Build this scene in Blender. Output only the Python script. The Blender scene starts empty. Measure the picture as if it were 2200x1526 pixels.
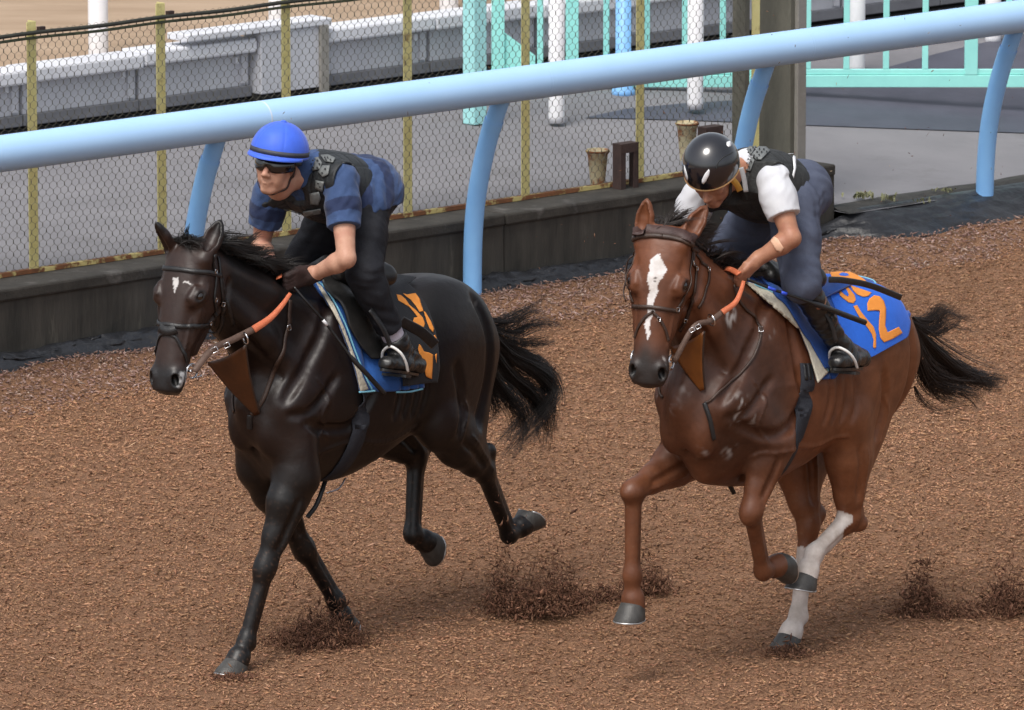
import bpy, bmesh, math, random, os
import numpy as np
from mathutils import Vector, Matrix
from mathutils.geometry import tessellate_polygon
random.seed(7); RNG = np.random.default_rng(11)
scene = bpy.context.scene
COL = scene.collection

# ------------------------------------------------------------------ camera, sky, sun, exposure
FPX, PITCH, CAMH = 16000.0, math.radians(10.5), 7.0
cam_d = bpy.data.cameras.new('camera'); cam = bpy.data.objects.new('camera', cam_d); COL.objects.link(cam)
cam.location = (0, 0, CAMH); cam.rotation_euler = (math.pi/2 - PITCH, 0, 0)
cam_d.sensor_width = 36; cam_d.sensor_fit = 'HORIZONTAL'; cam_d.lens = 36*FPX/2200
cam_d.clip_start = 1; cam_d.clip_end = 3000
cam_d.dof.use_dof = True; cam_d.dof.focus_distance = 31.2; cam_d.dof.aperture_fstop = 20
scene.camera = cam
world = bpy.data.worlds.new('World'); scene.world = world; world.use_nodes = True
wn = world.node_tree.nodes; wl = world.node_tree.links; wn.clear()
SUN_EL, SUN_AZ = math.radians(58), math.radians(205)      # azimuth clockwise from +Y
sky = wn.new('ShaderNodeTexSky'); sky.sky_type = 'NISHITA'; sky.sun_disc = False
sky.sun_elevation = SUN_EL; sky.sun_rotation = SUN_AZ; sky.air_density = 1.0; sky.dust_density = 4.0; sky.ozone_density = 1.0
hsv = wn.new('ShaderNodeHueSaturation'); hsv.inputs['Saturation'].default_value = 0.35   # veiled, overcast sky
bg = wn.new('ShaderNodeBackground'); bg.inputs['Strength'].default_value = 0.13
wo = wn.new('ShaderNodeOutputWorld')
wl.new(sky.outputs[0], hsv.inputs['Color']); wl.new(hsv.outputs[0], bg.inputs[0]); wl.new(bg.outputs[0], wo.inputs[0])
sun_d = bpy.data.lights.new('sun', 'SUN'); sun_d.energy = 1.5; sun_d.angle = math.radians(22); sun_d.color = (1.0, .955, .89)
sun = bpy.data.objects.new('sun', sun_d); COL.objects.link(sun)
sd = Vector((math.sin(SUN_AZ)*math.cos(SUN_EL), math.cos(SUN_AZ)*math.cos(SUN_EL), math.sin(SUN_EL)))
sun.rotation_euler = sd.to_track_quat('Z', 'Y').to_euler(); sun.location = (0, 20, 30)
vs = scene.view_settings; vs.view_transform = 'Standard'; vs.look = 'None'; vs.exposure = 0.5; vs.gamma = 1.0; vs.use_curve_mapping = False
scene.cycles.max_bounces = 6; scene.cycles.use_denoising = True

# ------------------------------------------------------------------ photograph pixel -> ray, ground point
CF = np.array([0, math.cos(PITCH), -math.sin(PITCH)]); CU = np.array([0, math.sin(PITCH), math.cos(PITCH)])
CR = np.array([1., 0, 0]); CO = np.array([0, 0, CAMH])
def ray(u, v): return CF + CR*(u-1100)/FPX - CU*(v-763)/FPX
def ground(u, v, z=0.0):
    d = ray(u, v); return CO + d*((z-CAMH)/d[2])
def project(p):
    q = np.asarray(p, float)-CO; w = q@CF
    return np.stack([1100+FPX*(q@CR)/w, 763-FPX*(q@CU)/w], -1)

# ------------------------------------------------------------------ object helpers
def new_mesh(name, V, F, mat=None, smooth=False):
    me = bpy.data.meshes.new(name)
    V = np.asarray(V, np.float32)
    if isinstance(F, np.ndarray):
        me.vertices.add(len(V)); me.vertices.foreach_set('co', V.ravel())
        n, k = F.shape
        me.loops.add(n*k); me.loops.foreach_set('vertex_index', F.astype(np.int32).ravel())
        me.polygons.add(n); me.polygons.foreach_set('loop_start', np.arange(0, n*k, k, dtype=np.int32))
        me.update(calc_edges=True); me.validate()
    else:
        me.from_pydata(V.tolist(), [], [list(map(int, f)) for f in F]); me.update()
    if smooth: me.polygons.foreach_set('use_smooth', np.ones(len(me.polygons), bool))
    if mat: me.materials.append(mat)
    return me
def origin_of(p):
    o = np.zeros(3)
    while p is not None: o = o+np.array(p.location); p = p.parent
    return o
def obj(name, V, F, mat=None, parent=None, smooth=False, base=None, col=None):
    """one mesh object; V in world coordinates. Top-level: origin at base."""
    V = np.asarray(V, float)
    b = origin_of(parent) if parent is not None else (np.asarray(base, float) if base is not None else np.array([*V[:, :2].mean(0), V[:, 2].min()]))
    me = new_mesh(name, V-b, F, mat, smooth)
    if col is not None:
        a = me.color_attributes.new('Col', 'FLOAT_COLOR', 'POINT')
        c = np.ones((len(V), 4), np.float32); c[:, :3] = col; a.data.foreach_set('color', c.ravel())
    o = bpy.data.objects.new(name, me); COL.objects.link(o)
    if parent is not None: o.parent = parent
    else: o.location = b
    return o
def tag(o, label=None, cat=None, group=None, kind=None):
    if label: o['label'] = label
    if cat: o['category'] = cat
    if group: o['group'] = group
    if kind: o['kind'] = kind
    return o
def thing(name, label, cat, loc, group=None):
    o = bpy.data.objects.new(name, None); COL.objects.link(o); o.location = tuple(loc); o.empty_display_size = .1
    return tag(o, label, cat, group)
class MB:
    def __init__(s): s.V = []; s.F = []; s.n = 0
    def add(s, V, F):
        V = np.asarray(V, float); s.V.append(V); s.F += [[int(i)+s.n for i in f] for f in F]; s.n += len(V); return s
    def build(s, name, mat, parent=None, smooth=False, base=None):
        return obj(name, np.concatenate(s.V), s.F, mat, parent, smooth, base)
def box(c, ax, hs, taper=1.0):
    """c centre, ax 3 axis vectors, hs half sizes"""
    c = np.asarray(c, float); A = [np.asarray(a, float) for a in ax]; V = []
    for k in (-1, 1):
        t = 1.0 if k < 0 else taper
        for i, j in ((-1, -1), (1, -1), (1, 1), (-1, 1)): V.append(c+A[0]*hs[0]*i*t+A[1]*hs[1]*j*t+A[2]*hs[2]*k)
    return V, [(3, 2, 1, 0), (4, 5, 6, 7), (0, 1, 5, 4), (1, 2, 6, 5), (2, 3, 7, 6), (3, 0, 4, 7)]
def bevel_obj(o, w=.004, seg=2):
    m = o.modifiers.new('bevel', 'BEVEL'); m.width = w; m.segments = seg; m.limit_method = 'ANGLE'; return o
def catmull(P, n=8):
    P = np.asarray(P, float); Q = np.vstack([2*P[0]-P[1], P, 2*P[-1]-P[-2]]); out = []
    for i in range(1, len(Q)-2):
        for t in np.linspace(0, 1, n, endpoint=False):
            a, b, c, d = Q[i-1:i+3]
            out.append(.5*((2*b)+(c-a)*t+(2*a-5*b+4*c-d)*t*t+(3*b-a-3*c+d)*t**3))
    out.append(P[-1]); return np.array(out)
def tube(path, r, seg=10, caps=True, flat=None):
    """swept tube; r scalar or per point; flat = vertical squash"""
    P = np.asarray(path, float); n = len(P); r = np.broadcast_to(np.asarray(r, float), (n,))
    T = np.gradient(P, axis=0); T /= np.linalg.norm(T, axis=1)[:, None]+1e-12
    up = np.array([0, 0, 1.]) if abs(T[0][2]) < .9 else np.array([1., 0, 0])
    N = np.cross(T[0], up); N /= np.linalg.norm(N); V = []
    for i in range(n):
        N = N-T[i]*(N@T[i]); N /= np.linalg.norm(N)+1e-12; B = np.cross(T[i], N)
        for k in range(seg):
            a = 2*math.pi*k/seg; V.append(P[i]+r[i]*(math.cos(a)*N+math.sin(a)*B))
    F = [[i*seg+k, i*seg+(k+1) % seg, (i+1)*seg+(k+1) % seg, (i+1)*seg+k] for i in range(n-1) for k in range(seg)]
    if caps: F += [list(range(seg))[::-1], [(n-1)*seg+k for k in range(seg)]]
    return np.array(V), F
def strap(P, N, w, th):
    """flat band along P with surface normals N; w half width (scalar/array), th thickness"""
    P = np.asarray(P, float); N = np.asarray(N, float); n = len(P); w = np.broadcast_to(np.asarray(w, float), (n,))
    T = np.gradient(P, axis=0); T /= np.linalg.norm(T, axis=1)[:, None]+1e-12
    B = np.cross(N, T); B /= np.linalg.norm(B, axis=1)[:, None]+1e-12
    V = []
    for i in range(n):
        V += [P[i]-B[i]*w[i], P[i]-B[i]*w[i]*.92+N[i]*th, P[i]+B[i]*w[i]*.92+N[i]*th, P[i]+B[i]*w[i]]
    F = [[i*4+k, (i+1)*4+k, (i+1)*4+(k+1) % 4, i*4+(k+1) % 4] for i in range(n-1) for k in range(4)]
    F += [[0, 1, 2, 3], [(n-1)*4+k for k in (3, 2, 1, 0)]]
    return np.array(V), F

# ------------------------------------------------------------------ materials
def mat(name, c1, c2=None, scale=6.0, rough=.6, bump=0.0, bscale=None, metal=0.0, spec=.5, detail=6, stretch=(1, 1, 1), attr=False,
        c3=None, s3=1.0, t3=(.55, .75), coat=0.0, sheen=0.0, micro=0.0, rvar=0.0, bdist=.01, contrast=(.35, .65), sss=0.0):
    m = bpy.data.materials.new(name); m.use_nodes = True; nt = m.node_tree; N = nt.nodes; Lk = nt.links
    b = N['Principled BSDF']; b.inputs['Roughness'].default_value = rough; b.inputs['Metallic'].default_value = metal
    b.inputs['Specular IOR Level'].default_value = spec
    if coat: b.inputs['Coat Weight'].default_value = coat; b.inputs['Coat Roughness'].default_value = .15
    if sheen: b.inputs['Sheen Weight'].default_value = sheen; b.inputs['Sheen Roughness'].default_value = .4
    if sss: b.inputs['Subsurface Weight'].default_value = sss; b.inputs['Subsurface Radius'].default_value = (.012, .004, .002)
    tc = N.new('ShaderNodeTexCoord'); mp = N.new('ShaderNodeMapping'); mp.inputs['Scale'].default_value = stretch
    Lk.new(tc.outputs['Object'], mp.inputs['Vector'])
    nz = N.new('ShaderNodeTexNoise'); nz.inputs['Scale'].default_value = scale; nz.inputs['Detail'].default_value = detail; nz.inputs['Roughness'].default_value = .65
    Lk.new(mp.outputs[0], nz.inputs['Vector'])
    rp = N.new('ShaderNodeMapRange'); rp.inputs['From Min'].default_value, rp.inputs['From Max'].default_value = contrast
    Lk.new(nz.outputs['Fac'], rp.inputs['Value'])
    mx = N.new('ShaderNodeMix'); mx.data_type = 'RGBA'
    Lk.new(rp.outputs[0], mx.inputs['Factor'])
    if attr:
        at = N.new('ShaderNodeAttribute'); at.attribute_name = 'Col'
        k1 = N.new('ShaderNodeMix'); k1.data_type = 'RGBA'; k1.blend_type = 'MULTIPLY'; k1.inputs['Factor'].default_value = 1
        Lk.new(at.outputs['Color'], k1.inputs['A']); mx.inputs['A'].default_value = (*c1, 1); mx.inputs['B'].default_value = (*(c2 or c1), 1)
        Lk.new(mx.outputs['Result'], k1.inputs['B']); cur = k1.outputs['Result']
    else:
        mx.inputs['A'].default_value = (*c1, 1); mx.inputs['B'].default_value = (*(c2 or c1), 1); cur = mx.outputs['Result']
    if c3:
        n3 = N.new('ShaderNodeTexNoise'); n3.inputs['Scale'].default_value = s3; n3.inputs['Detail'].default_value = 8; n3.inputs['Roughness'].default_value = .7
        Lk.new(mp.outputs[0], n3.inputs['Vector'])
        r3 = N.new('ShaderNodeMapRange'); r3.inputs['From Min'].default_value, r3.inputs['From Max'].default_value = t3
        Lk.new(n3.outputs['Fac'], r3.inputs['Value'])
        m3 = N.new('ShaderNodeMix'); m3.data_type = 'RGBA'; Lk.new(r3.outputs[0], m3.inputs['Factor']); Lk.new(cur, m3.inputs['A']); m3.inputs['B'].default_value = (*c3, 1)
        cur = m3.outputs['Result']
    Lk.new(cur, b.inputs['Base Color'])
    if rvar:
        rr = N.new('ShaderNodeMapRange'); rr.inputs['To Min'].default_value = rough-rvar; rr.inputs['To Max'].default_value = rough+rvar
        Lk.new(nz.outputs['Fac'], rr.inputs['Value']); Lk.new(rr.outputs[0], b.inputs['Roughness'])
    if bump:
        bn = N.new('ShaderNodeTexNoise'); bn.inputs['Scale'].default_value = bscale or scale*4; bn.inputs['Detail'].default_value = 5
        Lk.new(mp.outputs[0], bn.inputs['Vector'])
        bp = N.new('ShaderNodeBump'); bp.inputs['Strength'].default_value = bump; bp.inputs['Distance'].default_value = bdist
        Lk.new(bn.outputs['Fac'], bp.inputs['Height']); Lk.new(bp.outputs[0], b.inputs['Normal'])
        if micro:
            m2 = N.new('ShaderNodeTexNoise'); m2.inputs['Scale'].default_value = 170; m2.inputs['Detail'].default_value = 4; mp2 = N.new('ShaderNodeMapping'); mp2.inputs['Scale'].default_value = (.45, .45, 1.3); Lk.new(tc.outputs['Object'], mp2.inputs['Vector']); Lk.new(mp2.outputs[0], m2.inputs['Vector'])
            b2 = N.new('ShaderNodeBump'); b2.inputs['Strength'].default_value = micro; b2.inputs['Distance'].default_value = .004; Lk.new(m2.outputs['Fac'], b2.inputs['Height']); Lk.new(bp.outputs[0], b2.inputs['Normal']); Lk.new(b2.outputs[0], b.inputs['Normal'])
    return m
# ------------------------------------------------------------------ the setting: directions of rail, wall, fence
_f0, _f1 = ground(1015, 655), ground(2115, 478)
DV = (_f1-_f0)/np.linalg.norm(_f1-_f0); NV = np.array([-DV[1], DV[0], 0]); ZV = np.array([0, 0, 1.])   # NV points away from the track
def SP(s, t, z=0.0): return _f0+DV*s+NV*t+ZV*z
def s_at(u, t, z):                      # s of the point on line (t,z) seen at image column u
    A = SP(0, t, z); d = ray(u, 0); k = d[0]/ (CF[1]*1.0)
    lo, hi = -12., 14.
    for _ in range(50):
        m = (lo+hi)/2
        if project(SP(m, t, z))[0] < u: lo = m
        else: hi = m
    return (lo+hi)/2
WALL_T, WALL_H, FEN_T = .10, .44, .40
S_PIL = s_at(1690, FEN_T, .4)
def sstep(x, a, b): t = np.clip((x-a)/(b-a), 0, 1); return t*t*(3-2*t)
def pav_z(s, t): return .44-.27*sstep(s, S_PIL-1.1, S_PIL+.05)*(1-sstep(t, -.1, 3.2))

M_chipground = mat('woodchip_bed', (.315, .172, .10), (.185, .099, .058), 35, .95, 1.0, 90, bdist=.03, c3=(.34, .19, .116), s3=9, t3=(.5, .75), spec=.15)
M_chip = mat('wood_chips', (1, 1, 1), (.72, .70, .68), 60, .9, attr=True, spec=.15)
M_conc = mat('stained_concrete', (.075, .068, .058), (.028, .027, .024), 7, .85, .35, 60, stretch=(1, 1, .16), c3=(.15, .14, .11), s3=8, t3=(.60, .76), spec=.3, contrast=(.3, .7))
M_ledge = mat('weathered_ledge', (.058, .053, .046), (.028, .026, .023), 7, .85, .3, 70, c3=(.15, .14, .13), s3=3.5, t3=(.58, .76), spec=.3)
M_pave = mat('grey_asphalt', (.205, .20, .212), (.172, .168, .18), 1.6, .85, .12, 220, c3=(.12, .116, .118), s3=1.3, t3=(.55, .8), spec=.3)
M_darksheet = mat('dark_grey_sheet', (.075, .078, .105), (.055, .057, .078), 3, .6, .1, 30, spec=.4)
M_sand = mat('pale_sand', (.40, .30, .215), (.31, .225, .155), 2.2, .95, .5, 30, stretch=(.35, 1, 1), spec=.1)
M_earth = mat('outer_ground', (.2, .14, .09), (.15, .1, .07), .5, .95)
M_rail = mat('pale_blue_rail', (.40, .625, .92), (.375, .60, .90), 3, .55, .03, 40, spec=.5, c3=(.17, .36, .72), s3=5, t3=(.66, .8), coat=.0)
M_railpost = mat('blue_post', (.25, .53, .91), (.22, .48, .88), 4, .35, .03, 40, spec=.5, c3=(.42, .60, .82), s3=6, t3=(.72, .82))
M_white = mat('white_paint', (.80, .80, .82), (.72, .72, .75), 5, .5)
M_mint = mat('mint_paint', (.33, .78, .72), (.29, .70, .66), 5, .45, rvar=.1)
M_mintd = mat('pale_aqua_paint', (.40, .76, .76), (.34, .69, .70), 5, .5)
M_yel = mat('yellow_post_paint', (.66, .60, .27), (.57, .50, .20), 9, .65, .2, 60, c3=(.20, .11, .04), s3=7, t3=(.60, .72))
M_rust = mat('rusty_steel', (.20, .085, .04), (.10, .045, .025), 14, .9, .4, 80, c3=(.46, .38, .16), s3=7, t3=(.50, .56), spec=.2)
M_rustdark = mat('dark_rusty_channel', (.048, .026, .022), (.028, .016, .014), 12, .8, .3, 60, c3=(.12, .04, .02), s3=6, t3=(.62, .75))
M_wire = mat('fence_wire', (.105, .100, .078), (.08, .076, .058), 20, .6, metal=.3)
M_cable = mat('dark_top_cable', (.018, .018, .016), (.03, .035, .025), 20, .75)
M_black = mat('black_plastic_sheet', (.016, .017, .020), (.032, .033, .037), 8, .36, .4, 30, bdist=.02, c3=(.07, .06, .05), s3=5, t3=(.6, .8))
M_barrier = mat('pale_grey_barrier', (.50, .51, .55), (.42, .43, .47), 3, .7, .1, 40, stretch=(1, 1, .3), c3=(.30, .30, .32), s3=3, t3=(.6, .85))
M_barrcap = mat('white_barrier_cap', (.66, .67, .71), (.56, .57, .61), 4, .7, c3=(.38, .37, .36), s3=4, t3=(.62, .85))
M_barrlow = mat('dark_grey_skirt', (.16, .165, .185), (.12, .125, .14), 5, .8)
M_gapshade = mat('gap_shade_black', (.012, .012, .012), (.02, .018, .016), 6, .9)  # near-black colour standing in for shade below the barriers and box
M_pillar = mat('grey_concrete_post', (.125, .12, .095), (.075, .073, .06), 5, .9, .4, 70, stretch=(1, 1, .3), c3=(.20, .195, .165), s3=4, t3=(.6, .8))
M_pillar2 = mat('pale_concrete_edge', (.25, .24, .22), (.20, .19, .17), 5, .9, .3, 70)
M_bucket = mat('rust_stained_cream', (.52, .46, .30), (.44, .38, .23), 5, .8, c3=(.30, .12, .05), s3=12, t3=(.48, .58))
M_weed = mat('pale_weed', (.17, .175, .09), (.22, .22, .12), 30, .8)
M_asph = mat('rough_dark_earth', (.05, .047, .042), (.03, .029, .027), 14, .9, .6, 60, c3=(.10, .095, .08), s3=10, t3=(.58, .75))

# ground sheet to the horizon, then the raised areas behind the wall
o = obj('ground', [(-600, -60, -.06), (600, -60, -.06), (600, 1200, -.06), (-600, 1200, -.06)], [(0, 1, 2, 3)], M_earth); tag(o, kind='structure')

def fbm(x, y, seed=0, oct=4, s=1.0):
    r = np.random.default_rng(seed); out = np.zeros_like(x, float); a = 1.0
    for k in range(oct):
        for _ in range(4):
            th, ph = r.uniform(0, 2*math.pi, 2); f = s*(2**k)*r.uniform(.7, 1.3)
            out += a*np.sin(f*(x*math.cos(th)+y*math.sin(th))+ph)/4
        a *= .55
    return out
def grid_mesh(S, T, fn):
    ns, nt = len(S), len(T); ss, tt = np.meshgrid(S, T, indexing='ij'); V = fn(ss.ravel(), tt.ravel())
    i, j = np.meshgrid(np.arange(ns-1), np.arange(nt-1), indexing='ij'); a = (i*nt+j).ravel()
    return V, np.stack([a, a+nt, a+nt+1, a+1], 1)
PRINTS = [(RNG.uniform(-3.2, 3.6), RNG.uniform(27, 41), RNG.uniform(.05, .10), RNG.uniform(.012, .035)) for _ in range(150)]      # hoofprints
def track_h(x, y):
    h = .016*fbm(x, y, 3, 4, 2.2)+.010*fbm(x, y, 5, 4, 11)
    for k in range(len(PRINTS)):
        px_, py_, r_, d_ = PRINTS[k]; m = (np.abs(x-px_) < r_*3) & (np.abs(y-py_) < r_*3)
        if m.any(): q = np.hypot(x[m]-px_, y[m]-py_)/r_; h[m] += -d_*np.exp(-q**4)+.45*d_*np.exp(-((q-1.45)/.4)**2)
    t = (x-_f0[0])*NV[0]+(y-_f0[1])*NV[1]
    return h+.05*sstep(t, -.85, -.2)        # loose chips banked up against the rail foot
# wood-chip track
X = np.linspace(-5.5, 6.5, 260)
ss = np.concatenate([np.linspace(-40, -8, 12), np.linspace(-7.5, 9, 330), np.linspace(9.5, 40, 12)])
tts = np.concatenate([np.linspace(-45, -14, 14), np.linspace(-13.6, .12, 330)])
def trk(s, t):
    P = SP(0, 0)[None]+DV[None]*s[:, None]+NV[None]*t[:, None]; P[:, 2] = track_h(P[:, 0], P[:, 1])-.004
    return P
V, F = grid_mesh(ss, tts, trk)
track = obj('track', V, F, M_chipground, smooth=True); tag(track, kind='structure')

def chip_mesh(P, L, Wd, Th, yaw, pit, roll, col):
    """slivers of wood: elongated irregular octahedra"""
    n = len(P)
    base = np.array([[-1, 0, 0], [-.15, .5, -.1], [.25, -.5, .1], [1, .1, .15], [.05, .1, .5], [0, -.05, -.5]])
    B = base[None]*np.stack([L, Wd, Th], 1)[:, None, :]*np.array([.5, 1, 1])
    B = B+RNG.normal(0, .12, B.shape)*np.stack([Wd, Wd, Th], 1)[:, None, :]
    cy, sy, cp, sp, cr, sr = np.cos(yaw), np.sin(yaw), np.cos(pit), np.sin(pit), np.cos(roll), np.sin(roll)
    R = np.empty((n, 3, 3))
    R[:, 0] = np.stack([cy*cp, cy*sp*sr-sy*cr, cy*sp*cr+sy*sr], 1)
    R[:, 1] = np.stack([sy*cp, sy*sp*sr+cy*cr, sy*sp*cr-cy*sr], 1)
    R[:, 2] = np.stack([-sp, cp*sr, cp*cr], 1)
    V = np.einsum('nij,nkj->nki', R, B)+P[:, None, :]
    f = np.array([[0, 2, 4], [2, 3, 4], [3, 1, 4], [1, 0, 4], [2, 0, 5], [3, 2, 5], [1, 3, 5], [0, 1, 5]])
    F = (f[None]+(np.arange(n)*6)[:, None, None]).reshape(-1, 3)
    return V.reshape(-1, 3), F, np.repeat(col, 6, 0)
def chip_colors(n, pal, wts):
    pal = np.array(pal); c = pal[RNG.choice(len(pal), n, p=np.array(wts)/sum(wts))]
    return c*RNG.uniform(.84, 1.16, (n, 1))*RNG.uniform(.95, 1.05, (n, 3))
PAL = [(.455, .255, .152), (.39, .213, .124), (.50, .288, .176), (.30, .16, .092), (.54, .33, .21), (.16, .083, .049)]
def scatter_px(n, u0, u1, v0, v1):
    """uniform on the ground inside the field of view and a margin round it"""
    out = np.zeros((0, 2))
    a = ground((u0+u1)/2, v1)[1]; b = ground((u0+u1)/2, v0)[1]
    y = np.sqrt(RNG.uniform(a*a, b*b, n)); xw = y*1.02
    x = RNG.uniform((u0-1100)/FPX, (u1-1100)/FPX, n)*xw
    return x, y
x, y = scatter_px(250000, -500, 2700, 430, 1640)
t = (x-_f0[0])*NV[0]+(y-_f0[1])*NV[1]
edge = -.62+.16*fbm(x, y, 21, 4, 2.5)
keep = t < edge; x, y = x[keep], y[keep]; n = len(x)
P = np.stack([x, y, track_h(x, y)+RNG.uniform(-.003, .008, n)], 1)
V, F, C = chip_mesh(P, RNG.lognormal(math.log(.023), .5, n), RNG.uniform(.004, .011, n), RNG.uniform(.003, .006, n), RNG.uniform(0, 6.28, n), RNG.normal(0, .22, n), RNG.normal(0, .7, n), chip_colors(n, PAL, [6, 5, 2.4, 3.0, .2, 1.3])*(1+.15*fbm(x, y, 33, 4, .9)+.12*fbm(x, y, 34, 3, 4.5))[:, None])
o = obj('wood_chips', V, F, M_chip, track, col=C); tag(o, kind='stuff')
# paler pinkish coarse chips banked against the rail foot
x, y = scatter_px(95000, -500, 2700, 430, 900)
t = (x-_f0[0])*NV[0]+(y-_f0[1])*NV[1]
keep = (t > -.75+.16*fbm(x, y, 21, 4, 2.5)+RNG.normal(0, .06, len(x))) & (t < .14)
x, y = x[keep], y[keep]; n = len(x)
P = np.stack([x, y, track_h(x, y)+RNG.uniform(0, .012, n)], 1)
PAL2 = [(.40, .27, .225), (.31, .19, .15), (.50, .37, .32), (.20, .115, .085), (.26, .17, .15)]
V, F, C = chip_mesh(P, RNG.lognormal(math.log(.027), .45, n), RNG.uniform(.005, .013, n), RNG.uniform(.004, .009, n), RNG.uniform(0, 6.28, n), RNG.normal(0, .35, n), RNG.normal(0, .8, n), chip_colors(n, PAL2, [5, 4, 1.6, 3, 3]))
o = obj('bark_gravel', V, F, M_chip, track, col=C); tag(o, kind='stuff')

# raised pavement behind the wall
ss = np.concatenate([np.linspace(-60, -12, 8), np.linspace(-11, S_PIL-.2, 20), np.linspace(S_PIL-.15, S_PIL+.4, 40), np.linspace(S_PIL+.6, 14, 20), np.linspace(16, 80, 8)])
ts = np.concatenate([np.linspace(.30, 4, 26), np.linspace(4.5, 60, 20)])
def pv(s, t):
    t2 = np.where((t < .31) & (s > S_PIL+.09), .0, t)
    P = SP(0, 0)[None]+DV[None]*s[:, None]+NV[None]*t2[:, None]; P[:, 2] = pav_z(s, t2); return P
V, F = grid_mesh(ss, ts, pv)
pave = obj('pavement', V, F, M_pave, smooth=True); tag(pave, kind='structure')

def sheet_px(name, px, zoff, m, kind='structure', n=10):
    """flat sheet on the pavement, outline given by points (s,t) found under image points"""
    pts = []
    for u, v in px:
        z = .44
        for _ in range(30):
            g = ground(u, v, z); q = g-_f0; s_, t_ = q@DV, q@NV; z = float(pav_z(np.array(s_), np.array(t_)))
        pts.append(g)
    pts = np.array(pts); 
    # fan triangulated and subdivided so that it follows the ramp
    bm = bmesh.new(); vs_ = [bm.verts.new(p) for p in pts]; bm.faces.new(vs_)
    bmesh.ops.triangulate(bm, faces=bm.faces[:])
    for _ in range(5): bmesh.ops.subdivide_edges(bm, edges=[e for e in bm.edges if e.calc_length() > .25], cuts=1)
    bmesh.ops.triangulate(bm, faces=bm.faces[:])
    for v_ in bm.verts:
        q = np.array(v_.co)-_f0; v_.co.z = float(pav_z(np.array(q@DV), np.array(q@NV)))+zoff
    bm.verts.index_update(); V = [tuple(v_.co) for v_ in bm.verts]; F = [[v_.index for v_ in f.verts] for f in bm.faces]; bm.free()
    o = obj(name, V, F, m, smooth=True); return tag(o, kind=kind)
sheet_px('dark_sheet', [(1255, 255), (1345, 236), (1470, 224), (1640, 214), (1730, 190), (2240, 193), (2420, 196), (2420, 305), (2240, 289), (2000, 281), (1730, 271), (1520, 262)], .006, M_darksheet)  # dark mat in front of the gate
sheet_px('dark_sheet', [(1895, 150), (2010, 118), (2120, 92), (2230, 70), (2420, 50), (2420, 156), (2240, 153)], .006, M_darksheet)  # separate dark triangle in the same material
# far sand beyond the barrier
s0, s1 = -70, 90
BAR_T = None
# far sand beyond the barrier
V = [SP(-90, 4.55, .452), SP(110, 4.55, .452), SP(900, 900, .452), SP(-700, 900, .452)]
o = obj('sand_track', V, [(0, 1, 2, 3)], M_sand); tag(o, kind='structure')

AX = (DV, NV, ZV)
# --- concrete retaining wall with its weathered ledge
wl_ = thing('retaining_wall', 'low dark stained concrete wall carrying the wire fence', 'wall', SP(-1, WALL_T))
s_a, s_e = -8.0, S_PIL+.10
cuts = [s_a, -5.6, -3.55, -1.62, .34, 2.2, s_e]
for a, b in zip(cuts[:-1], cuts[1:]):
    n = 12; ssx = np.linspace(a+.003, b-.003, n); zz = np.linspace(-.05, WALL_H-.062, 6)
    V, F = grid_mesh(ssx, zz, lambda s, z: SP(0, 0)[None]+DV[None]*s[:, None]+NV[None]*(WALL_T+.02+.004*fbm(s, z, 8, 4, 9))[:, None]+ZV[None]*z[:, None])
    mb = MB(); mb.add(V, F.tolist()); mb.add(*box(SP((a+b)/2, WALL_T+.17, .16), AX, ((b-a)/2-.003, .145, .21)))
    mb.build('wall_panel', M_conc, wl_)
    mb = MB(); V, F = box(SP((a+b)/2, WALL_T+.168, WALL_H-.03), AX, ((b-a)/2-.004, .165, .032))
    o = mb.add(V, F).build('ledge', M_ledge, wl_); bevel_obj(o, .012, 2)

# --- chain link fence standing on the wall
fen = thing('chain_link_fence', 'rusty chain link fence with yellow angle posts on the concrete wall', 'fence', SP(-1, FEN_T, WALL_H))
F_S0, F_S1, F_H = -5.6, s_at(1600, FEN_T, .9), 1.25
zz0 = WALL_H+.015
cw, ch, wr = .0245, .050, .0019       # mesh pitch and wire radius
nz_ = int(F_H/ch); wires = []
prof_t = np.array([0, .14, .36, .5, .64, .86]); prof_x = np.array([-.5, -.5, .5, .5, .5, -.5])
VV, FF, nb = [], [], 0
nw = int((F_S1-F_S0)/cw)
zseq, xseq = [], []
per = .066
nper = int(F_H/per)+1
for k in range(nper):
    for tt_, xx_ in ((0, -.5), (.15, -.5), (.35, .48), (.5, .5), (.65, .5), (.85, -.48)):
        zseq.append((k+tt_)*per); xseq.append(xx_*cw)
zseq = np.array(zseq); xseq = np.array(xseq); kz = zseq <= F_H; zseq, xseq = zseq[kz], xseq[kz]; m_ = len(zseq)
for i in range(nw):
    sgn = 1 if i % 2 == 0 else -1
    sx = F_S0+(i+.5)*cw+xseq*sgn*.94+RNG.normal(0, .0008, m_); jt = RNG.normal(0, .001, m_)+.006*np.sin(sx*2.1)
    P = SP(0, FEN_T-.02, zz0)[None]+DV[None]*sx[:, None]+NV[None]*jt[:, None]+ZV[None]*zseq[:, None]
    ofs = [DV*wr, -NV*wr, -DV*wr, NV*wr]
    VV.append(np.stack([P+o_ for o_ in ofs], 1).reshape(-1, 3))
    a = (np.arange(m_-1)*4)[:, None]; q = []
    for k in range(4): q.append(np.concatenate([a+k, a+(k+1) % 4, a+4+(k+1) % 4, a+4+k], 1))
    FF.append(np.concatenate(q)+nb); nb += m_*4
o = obj('wire_mesh', np.concatenate(VV), np.concatenate(FF), M_wire, fen); tag(o, kind='stuff')
ps0, ps1 = s_at(72, FEN_T, .9), s_at(1376, FEN_T, .9); dsp = (ps1-ps0)/5
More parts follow.
